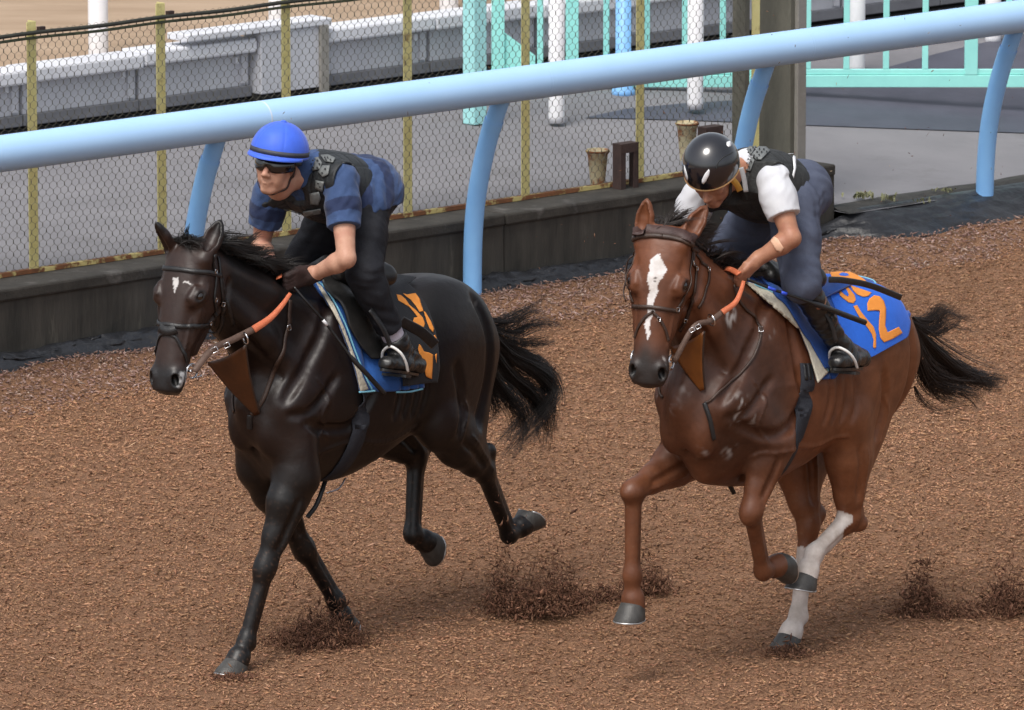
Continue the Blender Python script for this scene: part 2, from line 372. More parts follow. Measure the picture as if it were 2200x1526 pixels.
for k in range(-5, 7):
    s_ = ps0+k*dsp
    if s_ < F_S0: continue
    if k == 6: s_ = s_at(1624, FEN_T, .9)
    mb = MB(); h_ = F_H+.05+.02*math.sin(k*2.3)
    mb.add(*box(SP(s_, FEN_T+.004, WALL_H+h_/2), AX, (.029, .003, h_/2))); mb.add(*box(SP(s_+.026, FEN_T+.034, WALL_H+h_/2), AX, (.003, .0265, h_/2)))
    mb.build('post', M_yel, fen)
    mb = MB(); 
    mb.add(*box(SP(s_+.052, FEN_T-.012, WALL_H+F_H+.01), AX, (.02, .012, .012))); mb.build('cable_clip', M_rustdark, fen)
mb = MB()
cps = np.linspace(F_S0, F_S1, 80); cp = np.array([SP(s_, FEN_T-.02, WALL_H+F_H-.004-.006*math.sin((s_-ps0)/dsp*math.pi)**2) for s_ in cps])
mb.add(*tube(cp, .011, 6)); mb.build('top_cable', M_cable, fen, True)
mb = MB(); cp2 = cp+NV*.012-ZV*.028
mb.add(*tube(cp2, .008, 5)); mb.build('upper_wire', mat('mossy_wire', (.10, .13, .07), (.05, .06, .035), 30, .8), fen, True)
L_ = F_S1-F_S0
mb = MB(); mb.add(*box(SP((F_S0+F_S1)/2, FEN_T+.0, WALL_H+.012), AX, (L_/2, .03, .008))); mb.add(*box(SP((F_S0+F_S1)/2, FEN_T-.033, WALL_H+.016), AX, (L_/2, .003, .011)))
mb.build('bottom_angle', M_rust, fen)
# short dark end piece where the fence meets the concrete post
mb = MB(); mb.add(*box(SP(s_at(1605, FEN_T, .9), FEN_T+.05, WALL_H+.7), AX, (.018, .05, .75))); mb.build('end_post', M_pillar, fen)

# --- concrete post at the end of the wall
pil = thing('concrete_post', 'tall grey concrete post at the end of the wire fence', 'post', SP(S_PIL, FEN_T, .2))
s_l = s_at(1712, FEN_T-.04, .9)
mb = MB(); mb.add(*box(SP(s_l-.03+.03, FEN_T+.125, .95), AX, (.034, .145, .95))); o = mb.build('shaft', M_pillar, pil); bevel_obj(o, .006)
mb = MB(); mb.add(*box(SP(s_l+.036, FEN_T-.028, .95), AX, (.034, .018, .95))); o = mb.build('front_strip', M_pillar2, pil); bevel_obj(o, .004)

# --- two rusty channel brackets and the stained tapered tubs behind the fence
def bracket(u, h, label):
    s_ = s_at(u, .33, .5); b = thing('steel_bracket', label, 'bracket', SP(s_, .28, WALL_H), 'rusty brackets at the fence foot')
    for sg in (-1, 1):
        mb = MB(); c = SP(s_+sg*.062, .30, WALL_H+h/2)
        mb.add(*box(c, AX, (.004, .034, h/2))); mb.add(*box(c-DV*sg*.016-NV*.031, AX, (.0155, .003, h/2)))
        mb.build('upright', M_rustdark, b)
    mb = MB(); mb.add(*box(SP(s_, .30, WALL_H+h+.004), AX, (.067, .035, .005))); mb.add(*box(SP(s_, .266, WALL_H+h-.02), AX, (.058, .003, .022))); mb.build('top_plate', M_rustdark, b)
bracket(1336, .245, 'dark rusty steel bracket upright beside the nearer cream tub')
bracket(1518, .27, 'dark rusty steel bracket standing by the tub next to the end post')
def tub(u, v, h, label):
    z = WALL_H; g = ground(u, v, z); o_ = thing('tapered_tub', label, 'tub', g, 'rust stained tubs behind the fence')
    seg = 20; V = []; F = []
    prof = [(.038, 0), (.041, .02), (.056, h*.86), (.061, h*.88), (.062, h), (.056, h), (.050, h*.8), (.04, .03)]
    for r, z_ in prof:
        for k in range(seg): a = 2*math.pi*k/seg; V.append(g+np.array([r*math.cos(a), r*math.sin(a), z_]))
    F = [[i*seg+k, i*seg+(k+1) % seg, (i+1)*seg+(k+1) % seg, (i+1)*seg+k] for i in range(len(prof)-1) for k in range(seg)]
    obj('tub_body', V, F, M_bucket, o_, True)
    V, F = tube([g+np.array([.063*math.cos(a), .063*math.sin(a), h-.01]) for a in np.linspace(0, 2*math.pi, 25)], .006, 6, False)
    obj('rim', V, F, M_rust, o_, True)
tub(1284, 398, .20, 'cream rust stained tub beside the bracket farther from the end post')
tub(1476, 345, .22, 'cream rust stained tub beside the bracket by the end post')

# --- running rail on curved posts
RAIL_T, RAIL_Z, RAIL_R = -.27, 1.215, .0925
joints = [s_at(u, RAIL_T, RAIL_Z) for u in (560, 1161, 1725)]; dj = (joints[2]-joints[0])/2
rail = thing('running_rail', 'thick pale blue running rail on curved blue posts along the track', 'rail', SP(0, 0))
js = [joints[0]+dj*k for k in range(-3, 5)]
M_joint = mat('rail_joint', (.62, .70, .80), (.45, .58, .78), 8, .6)
for k, (a, b) in enumerate(zip(js[:-1], js[1:])):
    ssx = np.linspace(a+.0015, b-.0015, 10)
    V, F = tube([SP(s_, RAIL_T, RAIL_Z) for s_ in ssx], RAIL_R, 40, False)
    obj('rail_section', V, F, M_rail, rail, True)
    V, F = tube([SP(b+d, RAIL_T, RAIL_Z) for d in (-.0055, -.004, 0, .004, .0055)], np.array([.9985, 1.006, 1.006, 1.006, .9985])*RAIL_R, 40, False)
    obj('joint_ring', V, F, M_joint if k == 2 else M_rail, rail, True)
pts = [(0, .0), (.28, -.002), (.52, -.022), (.72, -.065), (.92, -.13), (1.06, -.192), (1.15, -.235)]
pk = s_at(1015, 0, 0); ds_ = (s_at(2115, 0, 0)-pk)/2
for k in range(-3, 4):
    s_ = pk+k*ds_
    P = catmull([SP(s_, t_, z_-.03 if z_ == 0 else z_) for z_, t_ in pts], 6)
    r = np.full(len(P), .051); r[-9:] = .048
    V, F = tube(P, r, 22); po = obj('post', V, F, M_railpost, rail, True)
    i = len(P)-10; V, F = tube(P[i-1:i+2], .0525, 22, False); obj('collar', V, F, M_railpost, po, True)

# --- low pale barrier beyond the pavement
def barrier(s0, s1, label, skip=()):
    b = thing('drain_barrier', label, 'barrier', SP((s0+s1)/2, 4.05, .44), 'low pale barriers beyond the pavement')
    n = max(1, round((s1-s0)/.88)); e = np.linspace(s0, s1, n+1)
    for a, c in zip(e[:-1], e[1:]):
        m = (a+c)/2; h = (c-a)/2
        o = MB().add(*box(SP(m, 4.17, .44+.335+.01*math.sin(m*5)), AX, (h-.004, .115, .042))).build('cap', M_barrcap, b); bevel_obj(o, .014)
        o = MB().add(*box(SP(m, 4.20, .44+.195), AX, (h-.012, .07, .097))).build('panel', M_barrier, b); bevel_obj(o, .006)
        o = MB().add(*box(SP(m, 4.185, .44+.068), AX, (h-.004, .075, .034))).build('skirt', M_barrlow, b); bevel_obj(o, .006)
        MB().add(*box(SP(c-.06, 4.122, .44+.205), AX, (.022, .008, .086))).build('rib', M_barrier, b)
        MB().add(*box(SP(c-.12, 4.12, .44+.26), AX, (.012, .012, .02))).build('hook', M_barrcap, b)
    MB().add(*box(SP((s0+s1)/2, 4.25, .44+.017), AX, ((s1-s0)/2, .04, .017))).build('gap_shade_strip', M_gapshade, b)  # black strip that paints the shadow gap under the barrier
s_b0, s_b1 = s_at(545, 4.1, .6), s_at(688, 4.1, .6)
barrier(-10.2, s_b0, 'low pale grey barrier ending at the box with the flat lid')
barrier(s_b1+.01, s_b1+6.2, 'low pale grey barrier running behind the mint green gate')
bb = thing('control_box', 'pale grey box with a flat overhanging lid between two low barriers', 'box', SP((s_b0+s_b1)/2, 4.1, .44))
m = (s_b0+s_b1)/2; h = (s_b1-s_b0)/2
o = MB().add(*box(SP(m, 4.12, .44+.235), AX, (h-.006, .08, .185))).build('body', M_barrier, bb); bevel_obj(o, .006)
o = MB().add(*box(SP(m-.27, 4.12, .44+.44), AX, (h+.30, .095, .020))).build('lid', M_barrcap, bb); bevel_obj(o, .006)
o = MB().add(*box(SP(s_b1-.035, 4.026, .44+.22), AX, (.03, .012, .20))).build('edge_strip', M_pillar2, bb)
MB().add(*box(SP(m, 4.15, .44+.024), AX, (h-.01, .07, .024))).build('gap_shade_block', M_gapshade, bb)  # black block, shade under the box put in as colour

# --- posts
def post(name, u0, u1, v, z, m, label, cat='post', h=1.45, group=None, depth=None, flare=False, rnd=False):
    g = ground((u0+u1)/2, v, z); w = (u1-u0)*((g-CO)@CF)/FPX/2
    if rnd:
        P = [g+ZV*k for k in (-.02, .02, .05, h)]; r = [w*1.5, w*1.45, w, w] if flare else [w]*4
        V, F = tube(P, r, 22); o = obj(name, V, F, m, None, True)
    else:
        c = .735+.677; o = MB().add(*box(g+ZV*(h/2-.01), AX, (w/c*1.0, w/c*1.0, h/2))).build(name, m); bevel_obj(o, .004)
    return tag(o, label, cat, group)
post('white_post', 190, 233, 126, .45, M_white, 'broad white post beyond the barrier, on bare sand by itself', group='white posts beyond the barrier', rnd=True)
post('white_post', 577, 611, 68, .45, M_white, 'white post on the sand just behind the box with flat lid', group='white posts beyond the barrier', rnd=True)
post('white_post', 944, 985, 24, .45, M_white, 'white post on the sand beside the pale aqua gatepost', group='white posts beyond the barrier', rnd=True)
post('white_post', 1178, 1213, 256, .44, M_white, 'white post on the pavement between the gatepost and light blue post', group='white posts on the pavement', rnd=True)
post('white_post', 1476, 1511, 226, .44, M_white, 'white post standing where the dark rubber path begins', group='white posts on the pavement', rnd=True)
post('white_post', 1824, 1858, 149, .44, M_white, 'white post behind the gate, near the concrete post', group='white posts on the pavement', rnd=True)
post('white_post', 2116, 2150, 87, .44, M_white, 'white post behind the gate by the far corner of the dark patch', group='white posts on the pavement', rnd=True)
post('light_blue_post', 1322, 1356, 200, .44, M_railpost, 'light blue post with a flared foot behind the fence', rnd=True, flare=True)
post('gatepost', 994, 1046, 262, .44, M_mintd, 'thick pale aqua square gatepost behind the wire fence')

# --- mint green sliding gate
YG = 44.15
gz = .44
def gx(u): return (u-1100)/FPX*((np.array([0, YG, .6])-CO)@CF)
gate = thing('mint_gate', 'mint green steel gate with upright bars behind the rail', 'gate', (gx(1600), YG, gz))
E3 = (np.array([1., 0, 0]), np.array([0, 1., 0]), ZV)
def gbox(name, u0, u1, z0, z1, dy=.03, y=YG, m=M_mint):
    a, b = gx(u0), gx(u1); o = MB().add(*box(((a+b)/2, y, (z0+z1)/2), E3, ((b-a)/2, dy, (z1-z0)/2))).build(name, m, gate); bevel_obj(o, .003); return o
gbox('bottom_rail', 1055, 2420, gz+.012, gz+.085, .03)
gbox('lower_rail', 1055, 2420, gz+.087, gz+.118, .018)
gbox('top_rail', 1055, 2420, gz+1.25, gz+1.31, .03)
for u in (1056, 1215, 1635, 2072): gbox('stile', u, u+28, gz+.0865, gz+1.248, .027, y=YG-.0035)
for u in (1160, 1302, 1389, 1471, 1552, 1735, 1818, 1903, 1987, 2166, 2250, 2335):
    gbox('bar', u-6, u+7, gz+.1195, gz+1.248, .014)
a0, a1 = gx(1084), gx(1150)
V = [(a0, YG-.008, gz+.119), (a1, YG-.008, gz+.119), (a1, YG-.008, gz+.20), (a0, YG-.008, gz+.34)]; V += [(x_, YG+.008, z_) for x_, _, z_ in V]
obj('gusset', V, [(0, 1, 2, 3), (7, 6, 5, 4), (0, 4, 5, 1), (1, 5, 6, 2), (2, 6, 7, 3), (3, 7, 4, 0)], M_mint, gate)

# --- crumpled black plastic edging along the wall foot, and the sheet below the ramp
def edging(s0, s1, label, seed):
    """one crumpled sheet: rolled against the wall, lower and flatter in front of the ramp"""
    ns = int((s1-s0)/.016); S = np.linspace(s0, s1, ns); K = np.linspace(0, 1, 22)
    def fn(s, k):
        n1 = fbm(s, s*0, seed, 4, 3.4); n2 = fbm(s, k*2.0, seed+1, 4, 10.0); n3 = fbm(s*3, k*5, seed+2, 5, 9.)
        rm = sstep(s, S_PIL-.05, S_PIL+.25)
        hgt = .045+.045*n1; out = .07+.09*n1; bul = np.sin(np.clip(k*1.25, 0, 1)*math.pi)
        z0 = .07*(1-k)+hgt*bul*.9+.018*n2*bul+.011*n3*np.sin(k*math.pi)+.030
        t0 = .118-(out+.07)*k+.025*n2*bul
        z1 = .162*(1-k)**1.1+.020*np.sin(k*math.pi)*(1+.8*n1)+.016*n2*np.sin(k*math.pi)+.008*n3*np.sin(k*math.pi)+.022
        t1 = .055-.30*k-.05*np.maximum(0, n1)*k+.03*n2*k
        z = z0*(1-rm)+z1*rm; t = t0*(1-rm)+t1*rm
        P = SP(0, 0)[None]+DV[None]*s[:, None]+NV[None]*t[:, None]
        gz = track_h(P[:, 0], P[:, 1]); P[:, 2] = np.maximum(z, np.where(k > .9, gz-.01, gz+.004)); return P
    V, F = grid_mesh(S, K, fn)
    o = obj('plastic_edging', V, F, M_black, smooth=True); sm = o.modifiers.new('thickness', 'SOLIDIFY'); sm.thickness = .003
    return tag(o, label, 'plastic sheet')
edging(-7.5, 11, 'crumpled black plastic sheet edging along the foot of the concrete wall and ramp', 40)
# strip of rough earth on the lip of the ramp with weeds
def lip(s, k):
    t = .03+.24*k+.03*fbm(s, k, 61, 3, 5); P = SP(0, 0)[None]+DV[None]*s[:, None]+NV[None]*t[:, None]
    P[:, 2] = pav_z(s, t)+.012*np.sin(k*math.pi)*(1+.6*fbm(s, k*3, 62, 4, 8))+.002-.006*(k > .95); return P
V, F = grid_mesh(np.linspace(S_PIL+.105, 11, 300), np.linspace(0, 1, 9), lip)
o = obj('earth_strip', V, F, M_asph, smooth=True); tag(o, kind='structure')
def weed(u, v, h, nb, label):
    z = .2; g = ground(u, v, z); VV = []; FF = []
    for k in range(nb):
        a = random.uniform(0, 6.28); sp_ = random.uniform(.2, .9); hh = h*random.uniform(.5, 1); b = g+np.array([random.gauss(0, .035), random.gauss(0, .03), 0]); dr = np.array([math.cos(a), math.sin(a), 0])*sp_*hh
        sd_ = np.array([-math.sin(a), math.cos(a), 0])*random.uniform(.004, .008); i0 = len(VV)
        VV += [b-sd_*.5, b+sd_*.5, b+dr*.4+ZV*hh*.6+sd_, b+dr*.4+ZV*hh*.6-sd_, b+dr+ZV*hh*.8]
        FF += [(i0, i0+1, i0+2, i0+3), (i0+3, i0+2, i0+4)]
    return tag(obj('weed', VV, FF, M_weed), label, 'weed', 'weeds on the ramp lip')
weed(1850, 424, .045, 60, 'widest pale green weed tuft at the ramp edge behind the riders')
weed(1906, 430, .05, 30, 'upright pale weed tuft beside the widest one on the ramp lip')
weed(1984, 434, .035, 18, 'small pale weed tuft between the other weeds and the rail post')
weed(2035, 410, .018, 40, 'flat yellowish weed patch on the grey paving near the rail post')
# ------------------------------------------------------------------ signed-distance modelling: blocks of a grid, smooth unions, surface nets
def unit(v): v = np.asarray(v, float); return v/(np.linalg.norm(v)+1e-12)
class Grid:
    def __init__(s, lo, hi, h):
        s.h = h; s.lo = np.asarray(lo, float); s.n = np.ceil((np.asarray(hi)-s.lo)/h).astype(int)+1
        s.a = np.full(s.n, .5, np.float32); s.ax = [(s.lo[i]+h*np.arange(s.n[i])).astype(np.float32) for i in range(3)]
    def blk(s, lo, hi, m):
        i0 = np.clip(np.floor((np.asarray(lo)-m-s.lo)/s.h).astype(int), 0, s.n-1); i1 = np.clip(np.ceil((np.asarray(hi)+m-s.lo)/s.h).astype(int)+1, 1, s.n)
        sl = tuple(slice(a, b) for a, b in zip(i0, i1))
        X = s.ax[0][sl[0]][:, None, None]; Y = s.ax[1][sl[1]][None, :, None]; Z = s.ax[2][sl[2]][None, None, :]
        return sl, X, Y, Z
    def put(s, sl, d, k, op='u'):
        a = s.a[sl]
        if a.size == 0: return
        d = d.astype(np.float32)
        if op == 's': a2, d = -a, d           # subtraction: -smin(-a, d)
        else: a2 = a
        hh = np.maximum(k-np.abs(a2-d), 0)/k if k > 0 else 0
        r = np.minimum(a2, d)-hh*hh*(k*.25)
        s.a[sl] = -r if op == 's' else r
    def cone(s, p0, p1, r0, r1, k=.02, op='u', flat=None):
        p0 = np.asarray(p0, float); p1 = np.asarray(p1, float); R = max(r0, r1); m = R*1.15+1.5*k+3*s.h
        sl, X, Y, Z = s.blk(np.minimum(p0, p1), np.maximum(p0, p1), m)
        D = p1-p0; L2 = max(D@D, 1e-9)
        x, y, z = X-p0[0], Y-p0[1], Z-p0[2]
        t = np.clip((x*D[0]+y*D[1]+z*D[2])/L2, 0, 1)
        x, y, z = x-t*D[0], y-t*D[1], z-t*D[2]
        if flat is not None:
            n, sc = unit(flat[0]), flat[1]; q = (x*n[0]+y*n[1]+z*n[2])*(1/sc-1); x, y, z = x+q*n[0], y+q*n[1], z+q*n[2]
            d = (np.sqrt(x*x+y*y+z*z)-(r0+(r1-r0)*t))*min(1, sc*1.2)
        else: d = np.sqrt(x*x+y*y+z*z)-(r0+(r1-r0)*t)
        s.put(sl, d, k, op)
    def chain(s, P, R, k=.02, op='u', flat=None):
        for i in range(len(P)-1): s.cone(P[i], P[i+1], R[i], R[i+1], k, op, flat)
    def ell(s, c, r, A=None, k=.03, op='u'):
        """ellipsoid; A rows are its axes"""
        c = np.asarray(c, float); r = np.asarray(r, float); A = np.eye(3) if A is None else np.array([unit(a) for a in A])
        ext = np.sqrt(((A*r[:, None])**2).sum(0)); sl, X, Y, Z = s.blk(c-ext, c+ext, 2.2*k+4*s.h)
        x, y, z = X-c[0], Y-c[1], Z-c[2]
        q = [(x*a[0]+y*a[1]+z*a[2]) for a in A]
        k0 = np.sqrt(sum((q[i]/r[i])**2 for i in range(3))); k1 = np.sqrt(sum((q[i]/(r[i]*r[i]))**2 for i in range(3)))+1e-9
        s.put(sl, k0*(k0-1)/k1, k, op)
    def loft(s, O, A, S, W, HU, HL, ZC=None, n=2.2, narrow=0.0, k=.03, op='u'):
        """elliptical sections along axis A[0] from O; A[1] sideways, A[2] up"""
        O = np.asarray(O, float); A = np.array([unit(a) for a in A]); S = np.asarray(S, float)
        ZC = np.zeros(len(S)) if ZC is None else np.asarray(ZC, float)
        k_ = 1.6*k; cs = [O+A[0]*S[i]+A[1]*y_*W[i]+A[2]*(ZC[i]+z_) for i in range(len(S)) for y_ in (-1, 1) for z_ in (HU[i], -HL[i])]
        sl, X, Y, Z = s.blk(np.min(cs, 0), np.max(cs, 0), k_+3*s.h)
        x, y, z = X-O[0], Y-O[1], Z-O[2]
        a, b, c = [(x*v[0]+y*v[1]+z*v[2]) for v in A]
        o = np.argsort(S); Sf = np.linspace(S.min(), S.max(), 80)
        def sm(v): # smooth interpolation through stations
            v = np.asarray(v, float)[o]; r = np.interp(Sf, S[o], v)
            for _ in range(6): r[1:-1] = .25*r[:-2]+.5*r[1:-1]+.25*r[2:]
            return r
        f = lambda v: np.interp(a, Sf, sm(v)).astype(np.float32)
        w, hu, hl, zc = f(W), f(HU), f(HL), f(ZC)
        c = c-zc; h = np.where(c > 0, hu, hl)
        if narrow is not None: w = w*(1-np.clip(c/hu, 0, 1)*f(np.broadcast_to(narrow, len(S))))
        rho = (np.abs(b/w)**n+np.abs(c/h)**n)**(1/n)+1e-6
        pl = np.sqrt(b*b+c*c); d = np.maximum(pl*(1-1/rho), -np.minimum(w, h)*(1-rho*0)*1.0)
        d = np.where(rho < .05, -np.minimum(w, h), d)
        e = np.maximum(S.min()-a, a-S.max())
        d = np.where(e > 0, np.where(d > 0, np.sqrt(d*d+e*e), np.maximum(e, d)), d)
        s.put(sl, d, k, op)
    def cutplane(s, p, n, k=.004):
        """remove what lies on the side of n"""
        n = unit(n); X, Y, Z = s.ax[0][:, None, None], s.ax[1][None, :, None], s.ax[2][None, None, :]
        s.a = np.maximum(s.a, ((X-p[0])*n[0]+(Y-p[1])*n[1]+(Z-p[2])*n[2]).astype(np.float32))
    def sample(s, P):
        q = (np.asarray(P, float)-s.lo)/s.h; i = np.clip(np.floor(q).astype(int), 0, s.n-2); f = np.clip(q-i, 0, 1); r = 0
        for dx in (0, 1):
            for dy in (0, 1):
                for dz in (0, 1):
                    r = r+s.a[i[..., 0]+dx, i[..., 1]+dy, i[..., 2]+dz]*(f[..., 0] if dx else 1-f[..., 0])*(f[..., 1] if dy else 1-f[..., 1])*(f[..., 2] if dz else 1-f[..., 2])
        return r
    def grad(s, P):
        P = np.asarray(P, float); e = s.h*1.5; g = np.stack([s.sample(P+d)-s.sample(P-d) for d in np.eye(3)*e], -1)
        return g/(np.linalg.norm(g, axis=-1, keepdims=True)+1e-9)
    def snap(s, P, off=0.0, it=6):
        P = np.asarray(P, float)
        for _ in range(it): P = P-s.grad(P)*np.clip(s.sample(P)-off, -.05, .05)[..., None]
        return P
    def march(s, O, D, off=0.0, t0=0., t1=6.):
        """first hit of rays O+tD"""
        D = np.asarray(D, float); O = np.broadcast_to(np.asarray(O, float), D.shape).copy(); t = np.full(D.shape[0], float(t0)); hit = np.zeros(len(t), bool)
        for _ in range(500):
            P = O+D*t[:, None]; ins = np.all((P > s.lo) & (P < s.lo+s.h*(s.n-1)), 1)
            d = np.where(ins, s.sample(P)-off, .03); hit = ins & (d < .0008)
            if np.all(hit | (t > t1)): break
            t = np.where(hit, t, t+np.clip(d*.7, .0006, .03))
        return O+D*t[:, None], hit
    def mesh(s, smooth=1):
        a = s.a; c = a < 0; any_ = np.zeros(s.n-1, bool); all_ = np.ones(s.n-1, bool)
        sl = [slice(0, -1), slice(1, None)]
        for i in (0, 1):
            for j in (0, 1):
                for k in (0, 1): v = c[sl[i], sl[j], sl[k]]; any_ |= v; all_ &= v
        act = np.argwhere(any_ & ~all_); idx = np.full(s.n-1, -1, np.int32); idx[tuple(act.T)] = np.arange(len(act))
        cor = np.array([[i, j, k] for i in (0, 1) for j in (0, 1) for k in (0, 1)]); val = np.stack([a[tuple((act+o).T)] for o in cor], 1)
        acc = np.zeros((len(act), 3)); cnt = np.zeros(len(act))
        for p in range(8):
            for q in range(p+1, 8):
                if np.abs(cor[p]-cor[q]).sum() != 1: continue
                m = (val[:, p] < 0) != (val[:, q] < 0); t = val[m, p]/(val[m, p]-val[m, q])
                acc[m] += cor[p]+(cor[q]-cor[p])*t[:, None]; cnt[m] += 1
        V = s.lo+(act+acc/cnt[:, None])*s.h; Q = []
        for ax in range(3):
            u, w = (ax+1) % 3, (ax+2) % 3
            lo_ = [slice(1, -1)]*3; lo_[ax] = slice(0, -1); hi_ = [slice(1, -1)]*3; hi_[ax] = slice(1, None)
            A, B = c[tuple(lo_)], c[tuple(hi_)]; e = np.argwhere(A != B); fl = A[tuple(e.T)]
            b = e.copy(); b[:, u] += 1; b[:, w] += 1
            du = np.zeros(3, int); du[u] = 1; dw = np.zeros(3, int); dw[w] = 1
            q = np.stack([idx[tuple(p.T)] for p in (b, b-du, b-du-dw, b-dw)], 1)
            q[fl] = q[fl]
            q[~fl] = q[~fl][:, ::-1]; Q.append(q)
        Q = np.concatenate(Q); Q = Q[(Q >= 0).all(1)][:, ::-1] if False else Q[(Q >= 0).all(1)]
        for _ in range(smooth):
            s_ = np.zeros_like(V); n_ = np.zeros(len(V))
            for i in range(4):
                for j in (1, 3): np.add.at(s_, Q[:, i], V[Q[:, (i+j) % 4]]); np.add.at(n_, Q[:, i], 1)
            V = V*.5+.5*s_/np.maximum(n_, 1)[:, None]
        return V, Q
class Frame:
    """local frame of a horse: x forward along its heading, y to its left, z up; org on the ground"""
    def __init__(s, u, v, l, yaw):
        a = math.radians(yaw); s.h = np.array([-math.cos(a), -math.sin(a), 0]); s.l = np.array([-s.h[1], s.h[0], 0]); s.R = np.stack([s.h, s.l, ZV]); s.o = ground(u, v)-l*s.l
    def L(s, u, v, l):
        """point of the lengthwise vertical plane at lateral offset l seen under image point (u,v)"""
        d = ray(u, v); t = ((s.o-CO)@s.l+l)/(d@s.l); return s.R@(CO+t*d-s.o)
    def W(s, P): return s.o+np.asarray(P, float)@s.R
    def Wd(s, D): return np.asarray(D, float)@s.R
    def ray(s, uv):
        uv = np.atleast_2d(uv); D = CF[None]+CR[None]*((uv[:, 0]-1100)/FPX)[:, None]-CU[None]*((uv[:, 1]-763)/FPX)[:, None]; D /= np.linalg.norm(D, axis=1)[:, None]
        return s.R@(CO-s.o), D@s.R.T
    def onto(s, g, uv, off=0.0):
        """points of surface g (at distance off) seen under image points"""
        O, D = s.ray(uv); t0 = (-O@s.R@s.R.T)[0]*0+25; P, hit = g.march(O, D, off, 25., 37.); return P, hit
def rotz(a): c, s = math.cos(a), math.sin(a); return np.array([[c, -s, 0], [s, c, 0], [0, 0, 1.]])
# ------------------------------------------------------------------ horses
YV = np.array([0, 1., 0])
def basis(d, lat=YV):
    d = unit(d); f = unit(np.cross(d, lat)); return d, f, unit(np.cross(d, f))      # along, front side, lateral
def foreleg(g, S, E, K, F, C, sz=1.0):
    d, f, l = basis(K-E); g.cone(S, E, .09, .10, .07)
    g.chain([E+f*.005, E*.72+K*.28+f*.012, E*.35+K*.65+f*.004, K], [.100, .086, .057, .045], .03, flat=(l, .86))
    g.cone(E*.8+K*.2-f*.04, E*.28+K*.72-f*.012, .058, .032, .03)        # flexors
    g.cone(E*.75+K*.25+f*.042, E*.3+K*.7+f*.016, .040, .023, .025)        # extensors
    g.cone(E*.7+K*.3+l*.04, E*.3+K*.7+l*.02, .04, .024, .03); g.cone(E*.7+K*.3-l*.04, E*.3+K*.7-l*.02, .04, .024, .03)
    g.ell(K+f*.004, (.066, .043, .046), (d, f, l), .034); g.ell(K-f*.038-d*.012, (.030, .016, .024), (d, f, l), .016)
    d, f, l = basis(F-K); g.cone(K, F, .036, .030, .024); g.cone(K-f*.034+d*.03, F-f*.028-d*.02, .0175, .0185, .010); g.cone(K-f*.018+d*.03, F-f*.014-d*.02, .016, .019, .012)
    g.ell(F, (.046, .035, .037), (d, f, l), .026); g.ell(F-f*.026+d*.008, (.030, .023, .032), (d, f, l), .018)
    d, f, l = basis(C-F); g.cone(F+d*.02, C, .031, .043, .018); g.cone(C-d*.014, C+d*.012, .050, .052, .01)
def hindleg(g, H, S, K, F, C, IS):
    d, f, l = basis(K-S); l = l if l[1] > 0 else -l
    g.cone(H, S, .180, .115, .08, flat=(YV, .66)); g.cone(IS, S*.34+K*.66-f*.02, .120, .072, .07, flat=(YV, .72)); g.cone(H*.5+IS*.5, S*.6+K*.4, .15, .095, .07, flat=(YV, .66))
    g.ell(S+np.array([.01, 0, .02]), (.085, .070, .10), None, .05)
    g.chain([S, S*.6+K*.4-f*.006, S*.22+K*.78, K], [.115, .104, .066, .047], .045, flat=(l, .78))
    g.cone(S*.7+K*.3+f*.042, S*.22+K*.78+f*.020, .045, .032, .03)
    d2, f2, l2 = basis(F-K); P = K-f2*.068-d2*.050
    g.chain([S*.55+K*.45-f*.062, S*.2+K*.8-f*.058, P], [.042, .022, .024], .025); g.ell(P, (.038, .030, .028), (d2, f2, l2), .02); g.cone(P, K-f2*.034+d2*.05, .026, .024, .022)
    g.ell(K, (.066, .049, .046), (d2, f2, l2), .024)
    d, f, l = d2, f2, l2; g.cone(K, F, .039, .032, .024); g.cone(K-f*.037+d*.04, F-f*.029-d*.02, .0185, .0195, .010); g.cone(K-f*.020+d*.04, F-f*.014-d*.02, .017, .020, .012)
    g.ell(F, (.048, .037, .038), (d, f, l), .026); g.ell(F-f*.028+d*.008, (.030, .024, .032), (d, f, l), .018)
    d, f, l = basis(C-F); g.cone(F+d*.02, C, .032, .043, .018); g.cone(C-d*.014, C+d*.012, .050, .052, .01)
def head_frame(poll, pitch, yaw, roll=0, lean=0):
    """axis a from poll to muzzle, b to the left, c out of the face"""
    A = rotz(yaw); a = A@np.array([math.sin(pitch), 0, -math.cos(pitch)]); b = A@YV
    if lean: a, b = a*math.cos(lean)-b*math.sin(lean), b*math.cos(lean)+a*math.sin(lean)
    c = np.cross(a, b)
    if roll: b, c = b*math.cos(roll)+c*math.sin(roll), c*math.cos(roll)-b*math.sin(roll)
    return np.asarray(poll, float), np.stack([a, b, c])
def eye_frame(H, a, b, c, y):
    """centre of the eyeball, direction it looks, upward direction of the lids"""
    n = unit(b*y*.80+c*.58-a*.05); up = unit(c*.75-b*y*.45-a*.35-n*((c*.75-b*y*.45-a*.35)@n)); return H(.203, y*.080, .020), n, up
